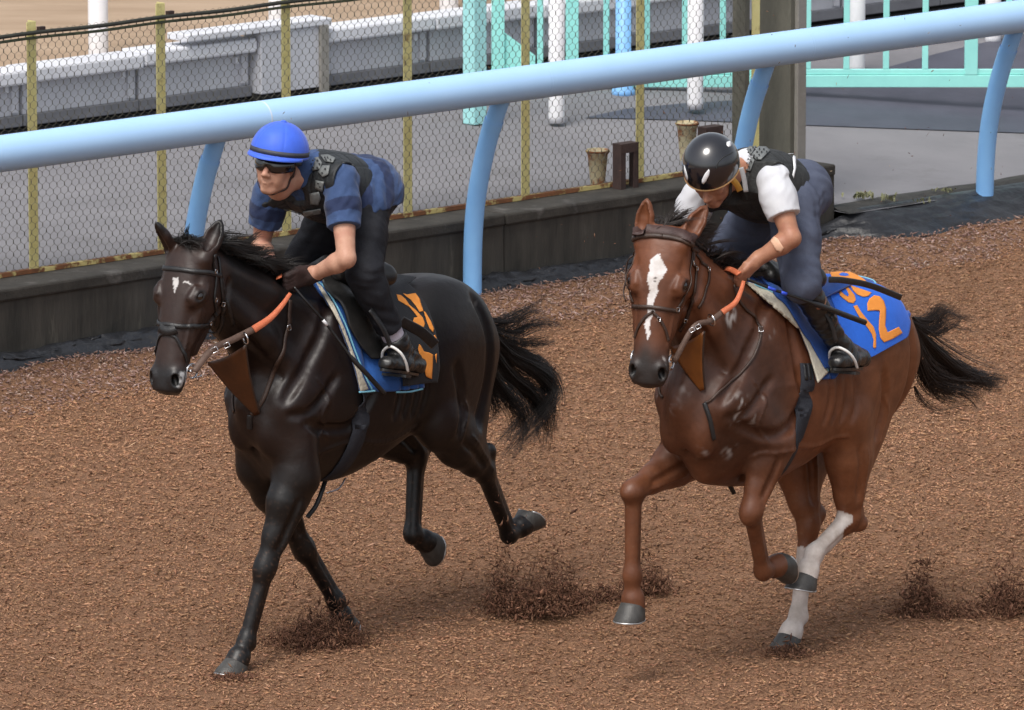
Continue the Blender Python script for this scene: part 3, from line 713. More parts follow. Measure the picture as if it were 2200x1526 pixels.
def head_sdf(g, O, A, sc=1.0, ears=None):
    a, b, c = A; H = lambda s, y, z: O+(a*s+b*y*1.15+c*z*1.06)*sc
    S = np.array([-.03, .03, .11, .205, .285, .36, .43, .50, .56, .605])*sc
    g.loft(O, A, S, np.array([.066, .096, .113, .116, .100, .082, .072, .071, .074, .060])*sc, np.array([.037, .057, .070, .072, .068, .062, .056, .051, .044, .028])*sc,
           np.array([.085, .125, .162, .180, .158, .112, .084, .074, .068, .050])*sc, n=2.5, narrow=[.1, .12, .22, .32, .35, .3, .25, .2, .2, .2], k=.03)
    for y in (-1, 1):
        g.ell(H(.14, y*.060, -.105), (.120*sc, .034*sc, .095*sc), (a, b, c), .03)                      # cheek plate
        g.cone(H(.20, y*.055, -.155), H(.42, y*.036, -.085), .026*sc, .020*sc, .02)                       # jaw edge
        g.cone(H(.265, y*.080, .0), H(.38, y*.060, -.014), .015*sc, .009*sc, .025)                       # facial crest
        g.ell(H(.135, y*.086, .040), (.030*sc, .014*sc, .016*sc), (a, b, c), .02, 's')                    # hollow over the eye
        g.ell(H(.33, y*.082, .038), (.075*sc, .018*sc, .025*sc), (a, b, c), .03, 's')
        g.ell(H(.545, y*.044, .004), (.052*sc, .028*sc, .036*sc), (a, b, c), .02)                        # nostril wing
        g.cone(H(.535, y*.075, -.045), H(.60, y*.018, -.034), .004*sc, .004*sc, .012, 's')               # mouth slit
        g.cone(H(.50, y*.075, -.050), H(.545, y*.07, -.046), .004*sc, .004*sc, .010, 's')
    for y in (-1, 1):
        E, n, up = eye_frame(H, a, b, c, y); v = unit(np.cross(n, up))
        g.ell(E, (.050*sc, .036*sc, .034*sc), (a, n, up), .022)                                          # orbit
        g.cone(E+up*.030*sc+n*.012*sc+v*.028*sc, E+up*.032*sc+n*.014*sc-v*.022*sc, .012*sc, .010*sc, .016) # brow
        g.ell(E+n*.036*sc, (.027*sc, .016*sc, .017*sc), (v, n, up), .005, 's')                           # opening of the lids
        g.chain([E+up*.006*sc+n*.020*sc+v*.026*sc, E+up*.015*sc+n*.0275*sc+v*.008*sc, E+up*.014*sc+n*.0275*sc-v*.010*sc, E+up*.003*sc+n*.018*sc-v*.026*sc], np.array([.006, .0065, .0065, .006])*sc, .006)   # upper lid
        N0 = H(.552, y*.044, .020); n2 = unit(c*.62+b*y*.62+a*.42); w = unit(a-c*.55-n2*((a-c*.55)@n2)); w2 = np.cross(n2, w)
        g.ell(N0-n2*.004, (.036*sc, .026*sc, .028*sc), (w, w2, n2), .016)                                # nostril rim
        g.ell(N0+n2*.020*sc, (.027*sc, .0165*sc, .030*sc), (w, w2, n2), .006, 's')                       # nostril opening
    g.ell(H(.585, 0, -.012), (.034*sc, .048*sc, .036*sc), (a, b, c), .025)                                 # upper lip
    g.ell(H(.572, 0, -.066), (.042*sc, .034*sc, .024*sc), (a, b, c), .018)                               # chin
    for y in (-1, 1):                                                                                    # ears
        e0 = H(.02, y*.074, .004); tip = ears[0 if y > 0 else 1]; e = unit(tip-e0); L = np.linalg.norm(tip-e0)
        fw = unit(c*.9+b*y*.3-e*((c*.9+b*y*.3)@e)); sd_ = np.cross(e, fw)
        g.chain([e0-e*.03, e0+e*.02], [.036, .034], .025)
        g.chain([e0+e*.0, e0+e*L*.30, e0+e*L*.55, e0+e*L*.8, e0+e*L], [.030, .040, .038, .024, .005], .012, flat=(fw, .66))
        g.chain([e0+e*L*.10+fw*.022, e0+e*L*.32+fw*.022, e0+e*L*.56+fw*.018, e0+e*L*.84+fw*.010], [.018, .028, .025, .008], .006, 's', flat=(fw, .8))
def hoof(C, d, f, parent, fr, m, mshoe, sz=1.0, shoe=True):
    """C coronet centre, d direction to the sole, f direction of the toe (local frame)"""
    d = unit(d); f = unit(f-d*(f@d)); l = np.cross(d, f); seg = 28; V = []; rings = [(-.004, .048, .0), (.012, .052, .006), (.045, .059, .022), (.072, .064, .036), (.077, .063, .037)]
    for h, r, o in rings:
        for k in range(seg):
            a = 2*math.pi*k/seg; ca = math.cos(a); rr = r*(1.0 if ca > 0 else 1.0-.12*ca*ca)
            hh = h*(1.0 if ca > 0 else 1-.28*abs(ca)) if h > .0 else h
            V.append(C+(d*hh+f*(o*(1 if ca > 0 else .4)+rr*ca*1.04)+l*rr*math.sin(a)*.96)*sz)
    n = len(rings); F = [[i*seg+k, i*seg+(k+1) % seg, (i+1)*seg+(k+1) % seg, (i+1)*seg+k] for i in range(n-1) for k in range(seg)]
    V.append(C+(d*.064+f*.01)*sz); V.append(C+d*0); F += [[(n-1)*seg+k, (n-1)*seg+(k+1) % seg, n*seg] for k in range(seg)]; F += [[(k+1) % seg, k, n*seg+1] for k in range(seg)]
    o = obj('hoof', fr.W(V), F, m, parent, True)
    if shoe:
        P = []
        for k in range(23):
            a = -2.45+4.9*k/22; ca = math.cos(a); rr = .061*(1.0 if ca > 0 else 1-.12*ca*ca); hh = .0785*(1.0 if ca > 0 else 1-.28*abs(ca))
            P.append(C+(d*hh+f*(.0365*(1 if ca > 0 else .4)+rr*ca*1.04)+l*rr*math.sin(a)*.96)*sz)
        V, F = tube(P, .0045*sz, 6); obj('horseshoe', fr.W(V), F, mshoe, o, True)
    return o
def torso_sdf(g, Ow, T, P):
    """Ow withers, T rows forward/left/up of the trunk"""
    tl = P.get('tl', 1.0); a, b, c = T; B = lambda x, y, z: Ow+a*x*tl+b*y+c*z
    S = np.array([.575, .54, .49, .40, .26, .10, -.05, -.25, -.45, -.62, -.78, -.92, -1.00, -1.05])*tl
    top = [-.50, -.41, -.30, -.17, -.07, -.01, .0, -.05, -.075, -.035, -.03, -.085, -.17, -.25]
    bot = [-.56, -.63, -.71, -.79, -.85, -.875, -.88, -.835, -.745, -.655, -.61, -.55, -.48, -.40]
    w = [.02, .06, .105, .150, .185, .215, .240, .257, .250, .235, .22, .185, .12, .07]
    zc = (np.array(top)+np.array(bot))/2; hh = (np.array(top)-np.array(bot))/2
    g.loft(Ow, T, S, w, hh, hh, zc, n=2.3, narrow=[.2, .2, .35, .5, .6, .66, .62, .42, .30, .28, .26, .25, .2, .2], k=.05)
    for y in (-1, 1):
        g.ell(B(.10, y*.135, -.34), (.20, .065, .24), (a+c*.45, b, c-a*.45), .07)       # shoulder blade muscle
        g.ell(B(.13, y*.150, -.54), (.17, .068, .12), (a+c*.3, b, c-a*.3), .05)         # triceps
        g.cone(B(.06, y*.085, -.10), B(.40, y*.125, -.52), .035, .05, .06)              # spine of scapula / point of shoulder
        g.ell(B(.435, y*.072, -.62), (.080, .066, .13), (a, b, c), .035)                # breast muscle
        g.ell(B(.40, y*.115, -.53), (.080, .058, .085), (a, b, c), .045)
        g.ell(B(-.68, y*.115, -.22), (.25, .098, .17), (a, b, c), .08)                  # rump
        g.ell(B(-.88, y*.10, -.36), (.15, .095, .20), (a, b, c), .08)
        g.ell(B(-.46, y*.285, -.46), (.12, .02, .12), (a, b, c), .08, 's')             # hollow of the flank
    g.cone(B(.50, 0, -.50), B(.42, 0, -.80), .006, .006, .05, 's')                      # groove between the breast muscles
    g.cone(B(.30, 0, -.82), B(-.15, 0, -.81), .04, .04, .10)
def neck_sdf(g, base, top, T, b2):
    d = unit(top-base); L = np.linalg.norm(top-base); up = unit(np.cross(d, b2)); up = up if up[2] > 0 else -up; lt = np.cross(up, d)
    S = np.array([-.14, 0, .2, .45, .7, .9, 1.02])*L
    g.loft(base, (d, lt, up), S, [.17, .160, .135, .112, .096, .088, .076], [.31, .285, .225, .175, .142, .12, .09], [.34, .325, .275, .225, .185, .155, .11], n=2.0, narrow=[.55, .6, .6, .55, .5, .42, .35], k=.07)
    for y in (-1, 1):
        lat = lt*y
        g.chain([base+lat*.115-up*.19+d*.02, base+d*L*.45+lat*.080-up*.12, base+d*L*.9+lat*.060-up*.075], [.06, .048, .035], .06)   # brachiocephalic muscle
        g.chain([base+lat*.085+up*.10+d*.05, base+d*L*.5+lat*.058+up*.06, base+d*L*.95+lat*.042+up*.03], [.055, .045, .035], .06)   # splenius
        g.chain([base+d*L*.15+lat*.135-up*.245, base+d*L*.5+lat*.098-up*.175, base+d*L*.85+lat*.072-up*.125], [.010, .008, .006], .03, 's')   # jugular groove
    return d, up

def along(g, pts, r, k, op, n=5, sink=0.0):
    """raised or sunk line following the surface"""
    P = g.snap(catmull(np.asarray(pts, float), n), -sink, 5); g.chain(P, np.broadcast_to(r, len(P)), k, op)
def anatomy(g, B, O, A, hs, legs):
    for y in (-1, 1):
        C = lambda *q: [B(x, y*abs(w), z) for x, w, z in q]
        along(g, C((.02, .09, -.05), (.20, .14, -.20), (.36, .17, -.38), (.47, .17, -.50)), .007, .040, 's')          # neck / shoulder
        along(g, C((.36, .18, -.60), (.20, .21, -.64), (.05, .22, -.62), (-.06, .21, -.48)), .006, .040, 's')        # lower edge of triceps
        along(g, C((.04, .15, -.14), (.0, .19, -.30), (-.02, .22, -.45)), .0045, .040, 's')                            # back edge of shoulder
        along(g, C((.42, .16, -.56), (.30, .19, -.52), (.18, .20, -.42)), .0045, .035, 's')
        along(g, C((-.80, .18, -.12), (-.88, .19, -.30), (-.90, .19, -.50), (-.84, .19, -.68)), .003, .05, 's')      # hamstring groove
        along(g, C((-.62, .22, -.40), (-.68, .22, -.54), (-.66, .21, -.68)), .002, .045, 's')
        for i in range(4): along(g, C((-.20-.068*i, .21, -.34), (-.225-.068*i, .25, -.50), (-.21-.068*i, .23, -.60)), .0006, .028, 's')   # ribs
        along(g, C((.20, .16, -.74), (.02, .21, -.70), (-.2, .23, -.72), (-.42, .21, -.66)), .0050, .012, 'u', 8)     # belly vein
        along(g, C((.30, .18, -.42), (.22, .20, -.50), (.26, .20, -.58), (.18, .20, -.68)), .0036, .010, 'u', 8)
        along(g, C((-.70, .2, -.50), (-.74, .2, -.60), (-.70, .2, -.72)), .0036, .010, 'u', 8)
        Hh = lambda s, w, z: O+(A[0]*s+A[1]*y*w*1.15+A[2]*z*1.06)*hs
        along(g, [Hh(.26, .09, -.02), Hh(.31, .075, -.035), Hh(.36, .066, -.02), Hh(.42, .06, -.01)], .0045, .008, 'u', 6)
        along(g, [Hh(.30, .07, .02), Hh(.38, .06, .012), Hh(.46, .055, .012)], .0038, .008, 'u', 6)
        along(g, [Hh(.10, .075, -.15), Hh(.20, .075, -.145), Hh(.28, .07, -.11)], .007, .02, 's', 6)
    for E, K, F in legs:
        d, f, l = basis(K-E)
        for sg in (1, -1):
            along(g, [E*.75+K*.25+l*sg*.08+f*.03, E*.5+K*.5+l*sg*.07+f*.02, E*.22+K*.78+l*sg*.05+f*.016], .006, .022, 's')
            along(g, [E*.7+K*.3+l*sg*.08-f*.02, E*.4+K*.6+l*sg*.06-f*.02, K+l*sg*.05-f*.01], .004, .008, 'u', 6)
            d2, f2, l2 = basis(F-K); along(g, [K+d2*.06-f2*.018+l2*sg*.04, (K+F)/2-f2*.018+l2*sg*.04, F-d2*.04-f2*.016+l2*sg*.04], .0038, .010, 's', 4)
HRES = float(os.environ.get('HRES', '.0065'))
class Horse: pass
def build_horse(fr, P, name, label):
    g = Grid(P['lo'], P['hi'], HRES); H = Horse(); H.g = g; H.fr = fr
    th = P['pitch']; T = np.array([[math.cos(th), 0, math.sin(th)], [0, 1, 0], [-math.sin(th), 0, math.cos(th)]]); Ow = np.array(P['withers'], float)
    tl = P.get('tl', 1.0); B = lambda x, y, z: Ow+T[0]*x*tl+T[1]*y+T[2]*z
    torso_sdf(g, Ow, T, P); H.B = B; H.T = T; H.Ow = Ow
    O, A = head_frame(P['poll'], P['hpitch'], P['hyaw'], P.get('hroll', 0), P.get('hlean', 0)); H.O, H.A = O, A; H.hs = hs = P.get('hscale', 1.0)
    nt = O+A[0]*.06-A[2]*.055; neck_sdf(g, B(*P['nbase']), nt, T, np.array(P.get('nlat', (0, 1, 0)), float))
    for y, k in ((1, 'L'), (-1, 'R')):
        fl = P['fore'+k]; foreleg(g, B(.36, y*.115, -.50), *[np.array(p, float) for p in fl[:4]])
        hl = P['hind'+k]; hindleg(g, B(-.64, y*.115, -.32), *[np.array(p, float) for p in hl[:4]], B(-.94, y*.095, -.36))
    head_sdf(g, O, A, hs, [np.array(p, float) for p in P['ears']])
    anatomy(g, B, O, A, hs, [[np.array(q, float) for q in P[k][:3]] for k in ('foreL', 'foreR', 'hindL', 'hindR')])
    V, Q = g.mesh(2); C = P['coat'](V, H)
    Hq = lambda s_, y_, z_: O+(A[0]*s_+A[1]*y_*1.15+A[2]*z_*1.06)*hs
    for y in (-1, 1):
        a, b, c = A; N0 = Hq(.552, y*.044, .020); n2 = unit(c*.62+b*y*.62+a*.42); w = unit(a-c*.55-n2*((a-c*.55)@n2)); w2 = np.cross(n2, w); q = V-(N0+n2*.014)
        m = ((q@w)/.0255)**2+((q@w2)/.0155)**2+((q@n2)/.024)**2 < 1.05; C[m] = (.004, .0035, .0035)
        E, n, up = eye_frame(Hq, a, b, c, y); q = V-E; v = unit(np.cross(n, up)); r_ = np.sqrt(((q@v)/.036)**2+((q@up)/.026)**2); m = (q@n > 0)*(1-sstep(r_, .6, 1.15)); C = C*(1-.7*m)[:, None]
    root = thing(name, label, 'horse', fr.W([P['base'][0], P['base'][1], 0])); H.root = root
    body = obj('body', fr.W(V), Q, P['mat'], root, True, col=C); H.body = body
    Hd = lambda s, y, z: O+(A[0]*s+A[1]*y*1.15+A[2]*z*1.06)*hs; H.Hd = Hd
    for y in (-1, 1):
        E, n, up = eye_frame(Hd, A[0], A[1], A[2], y); V, F = uvsphere(E+n*.0085*hs, .0235*hs); obj('eye', fr.W(V), F, M_eye, root, True)
    for k in ('foreL', 'foreR', 'hindL', 'hindR'):
        j = [np.array(p, float) for p in P[k][:4]]; toe = np.array(P[k][4], float); dn = np.array(P[k][5], float)
        hoof(j[3], dn, toe, root, fr, P.get('mhoof', M_hoof), M_shoe)
    return H
def uvsphere(c, r, nu=20, nv=12):
    V = []; r = np.broadcast_to(r, 3)
    for i in range(nv+1):
        t = math.pi*i/nv
        for k in range(nu): p = 2*math.pi*k/nu; V.append(np.asarray(c)+r*np.array([math.sin(t)*math.cos(p), math.sin(t)*math.sin(p), math.cos(t)]))
    F = [[i*nu+k, (i+1)*nu+k, (i+1)*nu+(k+1) % nu, i*nu+(k+1) % nu] for i in range(nv) for k in range(nu)]
    return np.array(V), F
def blob(V, c, r, soft=.3):
    """soft 0..1 mask round c"""
    d = np.linalg.norm((V-np.asarray(c))/np.asarray(r), axis=1); return 1-sstep(d, 1-soft, 1+soft)
def vnoise(V, f, seed):
    r = np.random.default_rng(seed); o = np.zeros(len(V))
    for k in range(10): d = r.normal(size=3); o += np.sin(V@d*f*r.uniform(.6, 1.8)+r.uniform(0, 6.28))
    return o/4.0
def leg_mask(V, j, a, b):
    """vertices whose nearest part of polyline j lies between segment parameters a..b"""
    best = np.full(len(V), 9.); par = np.zeros(len(V))
    for i in range(len(j)-1):
        D = j[i+1]-j[i]; t = np.clip(((V-j[i])@D)/(D@D), 0, 1); d = np.linalg.norm(V-j[i]-t[:, None]*D, axis=1); m = d < best; best[m] = d[m]; par[m] = i+t[m]
    return par, best
M_eye = mat('horse_eye', (.012, .007, .005), (.006, .004, .003), 40, .06, spec=.7, coat=.6)
M_hoof = mat('grey_hoof', (.065, .062, .057), (.035, .033, .031), 30, .5, .2, 160, stretch=(1, 1, .2), c3=(.20, .15, .10), s3=12, t3=(.64, .8))
M_shoe = mat('worn_horseshoe', (.62, .62, .63), (.45, .44, .43), 40, .32, metal=.85)
M_coat1 = mat('dark_brown_coat', (1, 1, 1), (.66, .66, .68), 13, .43, .25, 26, attr=True, spec=.42, rvar=.10, bdist=.008, micro=.11)
M_coat2 = mat('bay_coat', (1, 1, 1), (.68, .64, .60), 13, .46, .25, 26, attr=True, spec=.38, rvar=.10, bdist=.008, micro=.11)

FR1 = Frame(500, 1450, .07, 51); FR2 = Frame(1690, 1392, -.05, 54)
def coat1(V, H):
    n = len(V); C = np.tile(np.array([.0068, .0054, .0052]), (n, 1))
    brown = np.array([.042, .021, .015])
    hd = (V-H.O)@H.A.T/np.array([1, 1.15, 1.06]); head = (1-sstep(np.linalg.norm((hd-[.28, 0, 0])/[.42, .2, .22], axis=1), .8, 1.05))
    m = head*.75; C += (brown-C)*m[:, None]
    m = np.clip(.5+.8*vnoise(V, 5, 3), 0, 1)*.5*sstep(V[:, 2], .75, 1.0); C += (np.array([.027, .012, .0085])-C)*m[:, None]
    muz = sstep(hd[:, 0], .47, .54)*head; C += (np.array([.016, .015, .016])-C)*muz[:, None]
    # star
    s, y = hd[:, 0], hd[:, 1]; f = (hd[:, 2] > .02)
    s = s-.035
    star = ((np.abs(y-.004-.10*(s-.135)) < .016*np.clip((.175-s)/.06, 0, 1)*(1+.2*vnoise(V, 60, 5))) & (s > .105) & (s < .176) & f)
    star |= (np.abs(s-.118-.3*(y-.045)) < .004) & (y > .036) & (y < .06) & f
    C[star] = (.62, .60, .58); s = s+.035
    foam = (s > .515) & (s < .615) & (np.abs(hd[:, 2]+.042+.25*(s-.55)) < .026) & (hd[:, 1] > .022) & (np.sin(V@np.array([260, 40, 90]))+vnoise(V, 90, 8)*1.2 > -.3)
    C[foam] = (.62, .63, .63)
    for k in ('foreL', 'foreR', 'hindL', 'hindR'):
        pass
    for u_, v_, r_ in ((392, 806, .014), (391, 816, .016), (387, 827, .014), (396, 800, .010)):
        q_, hit = H.fr.onto(H.g, np.array([[u_, v_]], float)); m = blob(V, q_[0], r_, .5)*np.clip(.65+.8*vnoise(V, 140, 8), 0, 1) if hit[0] else np.zeros(n); C += (np.array([.60, .61, .61])-C)*m[:, None]
    dust = np.clip(vnoise(V, 160, 14)-.55, 0, 1)*(1-sstep(V[:, 2], .35, .95)); C += (np.array([.12, .065, .04])-C)*(dust*.7)[:, None]
    sw = blob(V, H.B(-.80, .20, -.13), (.05, .06, .05), .5)*np.clip(vnoise(V, 80, 4), 0, 1); C += (np.array([.12, .115, .11])-C)*(sw*.6)[:, None]
    return C
H1P = dict(lo=(-2.35, -.50, -.04), hi=(.52, .50, 2.06), tl=.94, withers=(-.72, 0, 1.605), pitch=math.radians(5.5), base=(-.8, 0),
    poll=(.165, .0, 1.830), hpitch=math.radians(18.5), hyaw=math.radians(7), nbase=(.16, 0, -.30), coat=coat1, mat=M_coat1, hscale=1.0,
    ears=[FR1.L(475, 472, .085), FR1.L(335, 477, -.075)],
    #            elbow               knee               fetlock              coronet            toe dir        sole dir
    foreL=[(-.34, .135, .80), (-.183, .095, .43), (-.082, .072, .128), (-.032, .07, .058), (1, 0, -.05), (.38, 0, -1)],
    foreR=[(-.42, -.135, .80), (-.675, -.11, .40), (-.845, -.085, .150), (-.885, -.08, .07), (.25, 0, -1), (-.75, 0, -.75)],
    hindL=[(-1.25, .165, .90), tuple(FR1.L(1039, 1010, .13)), (-1.83, .075, .300), (-1.925, .072, .325), (-.75, 0, -.5), (-.75, 0, .65)],
    hindR=[(-1.22, -.17, .88), (-1.42, -.11, .70), (-1.345, -.07, .365), (-1.425, -.065, .320), (-.2, 0, -1), (-1, 0, -.28)])
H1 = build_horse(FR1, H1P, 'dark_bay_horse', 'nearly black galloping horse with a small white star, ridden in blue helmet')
def coat2(V, H):
    n = len(V); nz = vnoise(V, 4, 6); C = np.tile(np.array([.155, .054, .0235]), (n, 1))
    C *= (1+.18*nz)[:, None]
    hd = (V-H.O)@H.A.T/np.array([1, 1.15, 1.06]); s, y = hd[:, 0], hd[:, 1]; head = (1-sstep(np.linalg.norm((hd-[.28, 0, 0])/[.42, .2, .22], axis=1), .8, 1.05))
    bd = (V-H.Ow)@H.T.T
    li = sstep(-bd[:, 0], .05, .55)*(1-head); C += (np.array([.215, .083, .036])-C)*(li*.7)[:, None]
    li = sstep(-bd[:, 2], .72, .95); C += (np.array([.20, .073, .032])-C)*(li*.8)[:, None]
    # dark wet shoulder and chest
    dk = np.maximum(blob(V, H.B(.28, .16, -.50), (.26, .25, .38), .5), blob(V, H.B(.35, -.05, -.45), (.25, .3, .35), .5)); C += (np.array([.045, .020, .013])-C)*(dk*.8)[:, None]
    sweat = np.maximum(dk, blob(V, H.B(.1, .2, -.3), (.2, .2, .3), .5))
    muz = sstep(s+.02*vnoise(V, 25, 3), .36, .56)*head; C += (np.array([.026, .021, .020])-C)*muz[:, None]
    face = blob(hd, (.3, 0, .02), (.14, .12, .08), .5); C += (np.array([.055, .022, .013])-C)*(face*.5)[:, None]
    c = np.interp(s, [.09, .12, .16, .22, .31, .36], [.0, -.002, -.002, -.008, -.010, -.012]); w = np.interp(s, [.095, .115, .15, .19, .225, .28, .33, .345, .385, .415, .45], [.006, .024, .036, .031, .018, .016, .014, .010, .012, .008, .0])
    bl = (np.abs(y-c+.004*np.sin(s*70)) < w*.86*(1+.06*vnoise(V, 70, 9))) & (hd[:, 2] > .005) & (s > .09) & (s < .46) & (head > .3)
    C[bl] = (.74, .72, .72)
    for cc, r in ((.19, .006), (.205, .005)): C[bl & (np.hypot(s-cc, y-c-.004) < r)] = (.15, .13, .12)
    foam = np.maximum(blob(V, H.foam[0], (.05, .05, .05), .4)*1.0, 0) if hasattr(H, 'foam') else np.zeros(n)
    for u_, v_, r_, st_ in P2_FOAM:
        q_, hit = H.fr.onto(H.g, np.array([[u_, v_]], float))
        if hit[0]: m = blob(V, q_[0], (r_, r_*1.2, r_*1.3), .7)*np.clip(-.05+st_*vnoise(V*np.array([1, 1, .45]), 120, 12)+.45*vnoise(V, 30, 13), 0, 1); C += (np.array([.50, .48, .47])-C)*m[:, None]
    dust = np.clip(vnoise(V, 160, 14)-.6, 0, 1)*(1-sstep(V[:, 2], .4, 1.2)); C += (np.array([.24, .14, .09])-C)*(dust*.6)[:, None]
    for k in ('foreL', 'foreR'):
        j = [np.array(p, float) for p in H2P[k][:4]]; par, d = leg_mask(V, j, 0, 3); ok = d < .085
        m = ok*sstep(par, .75, 1.05)*.35; C += (np.array([.05, .018, .010])-C)*m[:, None]
    for k, st_ in (('hindL', 1.05), ('hindR', 1.02)):
        j = [np.array(p, float) for p in H2P[k][:4]]; par, d = leg_mask(V, j, 0, 3); D, f, l = basis(j[2]-j[1])
        side = (V-j[1])@f
        m = (d < .085) & (par > 1.2+np.where(side > .005, -.12, .16)+.05*vnoise(V, 50, 3)) if k == 'hindL' else (d < .085) & (par > 1.35+np.where(side > .0, -.12, .1)+.05*vnoise(V, 50, 3))
        C[m] = np.array([.66, .60, .56])*(1-.10*np.clip(vnoise(V[m], 60, 2), 0, 1))[:, None]
    return C
H2P = dict(lo=(-1.20, -.52, -.04), hi=(1.48, .52, 2.16), withers=(.29, 0, 1.66), pitch=math.radians(7), base=(-.1, 0),
    poll=(1.0, .005, 1.93), hpitch=math.radians(14), hyaw=math.radians(25), hlean=math.radians(4), nbase=(.16, 0, -.28), coat=coat2, mat=M_coat2, hscale=1.03,
    ears=[FR2.L(1519, 440, .11), FR2.L(1391, 426, -.06)], nlat=(0, 1, 0),
    foreL=[(.45, .165, .985), (.575, .155, .715), (.43, .115, .428), (.325, .11, .432), (-.15, 0, -1), (-1, 0, .12)],
    foreR=[(.56, -.19, .90), (.925, -.20, .815), (.935, -.20, .460), (.925, -.20, .345), (.9, .1, -.2), (.06, 0, -1)],
    hindL=[(-.12, .165, 1.0), (-.19, .14, .56), (.055, .125, .445), (.105, .12, .365), (1, 0, -.35), (.3, 0, -1)],
    hindR=[(-.18, -.17, .92), (-.175, -.06, .505), (-.085, -.05, .125), (-.030, -.05, .058), (1, 0, 0), (.30, 0, -1)])
P2_FOAM = [(1566, 680, .032, 1.3), (1574, 672, .02, 1.3), (1600, 895, .048, 1.0), (1592, 860, .022, 1.0), (1655, 705, .030, .35), (1447, 872, .025, .35), (1514, 968, .025, .4), (1566, 968, .03, .5), (1426, 776, .012, 1.6), (1470, 840, .02, .3)]
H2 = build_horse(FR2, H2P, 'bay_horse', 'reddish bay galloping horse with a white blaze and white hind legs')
# ------------------------------------------------------------------ decals, cloths and riders
def fill_px(poly, step=7.0):
    """triangulated filling of an image-space outline with short edges"""
    poly = np.asarray(poly, float); bm = bmesh.new(); vs_ = [bm.verts.new((p[0], p[1], 0)) for p in poly]
    bm.faces.new(vs_); bmesh.ops.triangulate(bm, faces=bm.faces[:])
    for _ in range(7):
        es = [e for e in bm.edges if e.calc_length() > step]
        if not es: break
        bmesh.ops.subdivide_edges(bm, edges=es, cuts=1); bmesh.ops.triangulate(bm, faces=bm.faces[:])
    bm.verts.index_update(); V = np.array([v.co[:2] for v in bm.verts]); F = [[v.index for v in f.verts] for f in bm.faces]; bm.free(); return V, F
def decal(fr, g, poly, off, m, parent, name, th=.002, step=7.0, label=None, smooth_curve=0):
    """a thin piece lying on surface g, its outline found under image points"""
    if smooth_curve: poly = catmull(list(poly)+[poly[0]], smooth_curve)[:-1]
    V, F = fill_px(poly, step); P, hit = fr.onto(g, V, off)
    if hit.sum() < 3: print('decal missed', name, poly[0]); return None
    if not hit.all():
        good = P[hit]
        for i in np.where(~hit)[0]:
            j = np.where(hit)[0][np.argmin(((V[hit]-V[i])**2).sum(1))]; P[i] = P[j]
    n = g.grad(P); W = fr.W(P)
    nf = np.cross(W[F[0][1]]-W[F[0][0]], W[F[0][2]]-W[F[0][0]])
    if nf@(fr.Wd(n[F[0][0]])) < 0: F = [f[::-1] for f in F]
    o = obj(name, W, F, m, parent, True)
    md = o.modifiers.new('thickness', 'SOLIDIFY'); md.thickness = th; md.offset = 1
    if label: o['label'] = label
    return o
def surf_strap(fr, g, px, w, th, m, parent, name, off=.002, n=6, mirror=None, extra=None):
    """strap lying on g through image points; mirror=(O,b) adds the reflected other half"""
    P, hit = fr.onto(g, np.asarray(px, float), off); P = P[hit]
    if extra is not None: P = np.vstack([P, extra])
    if mirror is not None:
        O, b = mirror; Q = P[::-1]-2*((P[::-1]-O)@b)[:, None]*b[None]; P = np.vstack([P, Q])
    P = catmull(P, n); P = g.snap(P, off, 3); N = g.grad(P)
    V, F = strap(P, N, w, th); return obj(name, fr.W(V), F, m, parent, True), P, N
def shell(fr, H, front, back, off, m, name, parent=None, nth=60, nx=26, th=.010, z0=-.42, tmax=None, label=None, cat=None, px=True, ripple=.0):
    """cloth over the back: front and back edges given by image points on the near side, the far side mirrored"""
    T, Ow = H.T, H.Ow
    def edge(pts):
        if px: P, hit = fr.onto(H.g, np.asarray(pts, float), off); P = P[hit]
        else: P = np.asarray(pts, float)
        q = (P-Ow)@T.T; th_ = np.arctan2(np.abs(q[:, 1]), q[:, 2]-z0); o = np.argsort(th_); return th_[o], q[o, 0]
    t1, x1 = edge(front); t2, x2 = edge(back); tm = tmax or min(t1.max(), t2.max())
    th_ = np.linspace(-tm, tm, nth); s = np.linspace(0, 1, nx); TT, SS = np.meshgrid(th_, s, indexing='ij')
    X = np.interp(np.abs(TT), t1, x1)*(1-SS)+np.interp(np.abs(TT), t2, x2)*SS; TT, X = TT.ravel(), X.ravel()
    D = np.stack([0*X, np.sin(TT), np.cos(TT)], 1); O = np.stack([X, 0*X, 0*X+z0], 1)
    Ol = Ow+(O+D*.75)@T; Dl = -D@T
    P = []; t = np.zeros(len(X))
    for _ in range(160): d = H.g.sample(Ol+Dl*t[:, None])-off; t = t+np.clip(d*.8, -.004, .03)
    P = Ol+Dl*t[:, None]
    if ripple: P = P-Dl*(ripple*(np.sin(TT*9+X*30)+vnoise(P, 14, 5)*.6)*np.clip(np.abs(TT)/tm, 0, 1))[:, None]
    i, j = np.meshgrid(np.arange(nth-1), np.arange(nx-1), indexing='ij'); a = (i*nx+j).ravel(); F = np.stack([a, a+nx, a+nx+1, a+1], 1)
    W = fr.W(P); c = W[F[len(F)//2]]; nn = np.cross(c[1]-c[0], c[2]-c[0])
    if nn[2] < 0: F = F[:, ::-1]
    o = obj(name, W, F.copy(), m, parent, True, base=None if parent else fr.W([np.mean(P[:, 0]), 0, P[:, 2].min()]))
    md = o.modifiers.new('thickness', 'SOLIDIFY'); md.thickness = th; md.offset = 1
    if label: tag(o, label, cat)
    return o, P
def gmesh(g, fr, name, m, parent, col=None, smooth=1, shade=True):
    V, Q = g.mesh(smooth); return obj(name, fr.W(V), Q, m, parent, shade, col=None if col is None else col(V))
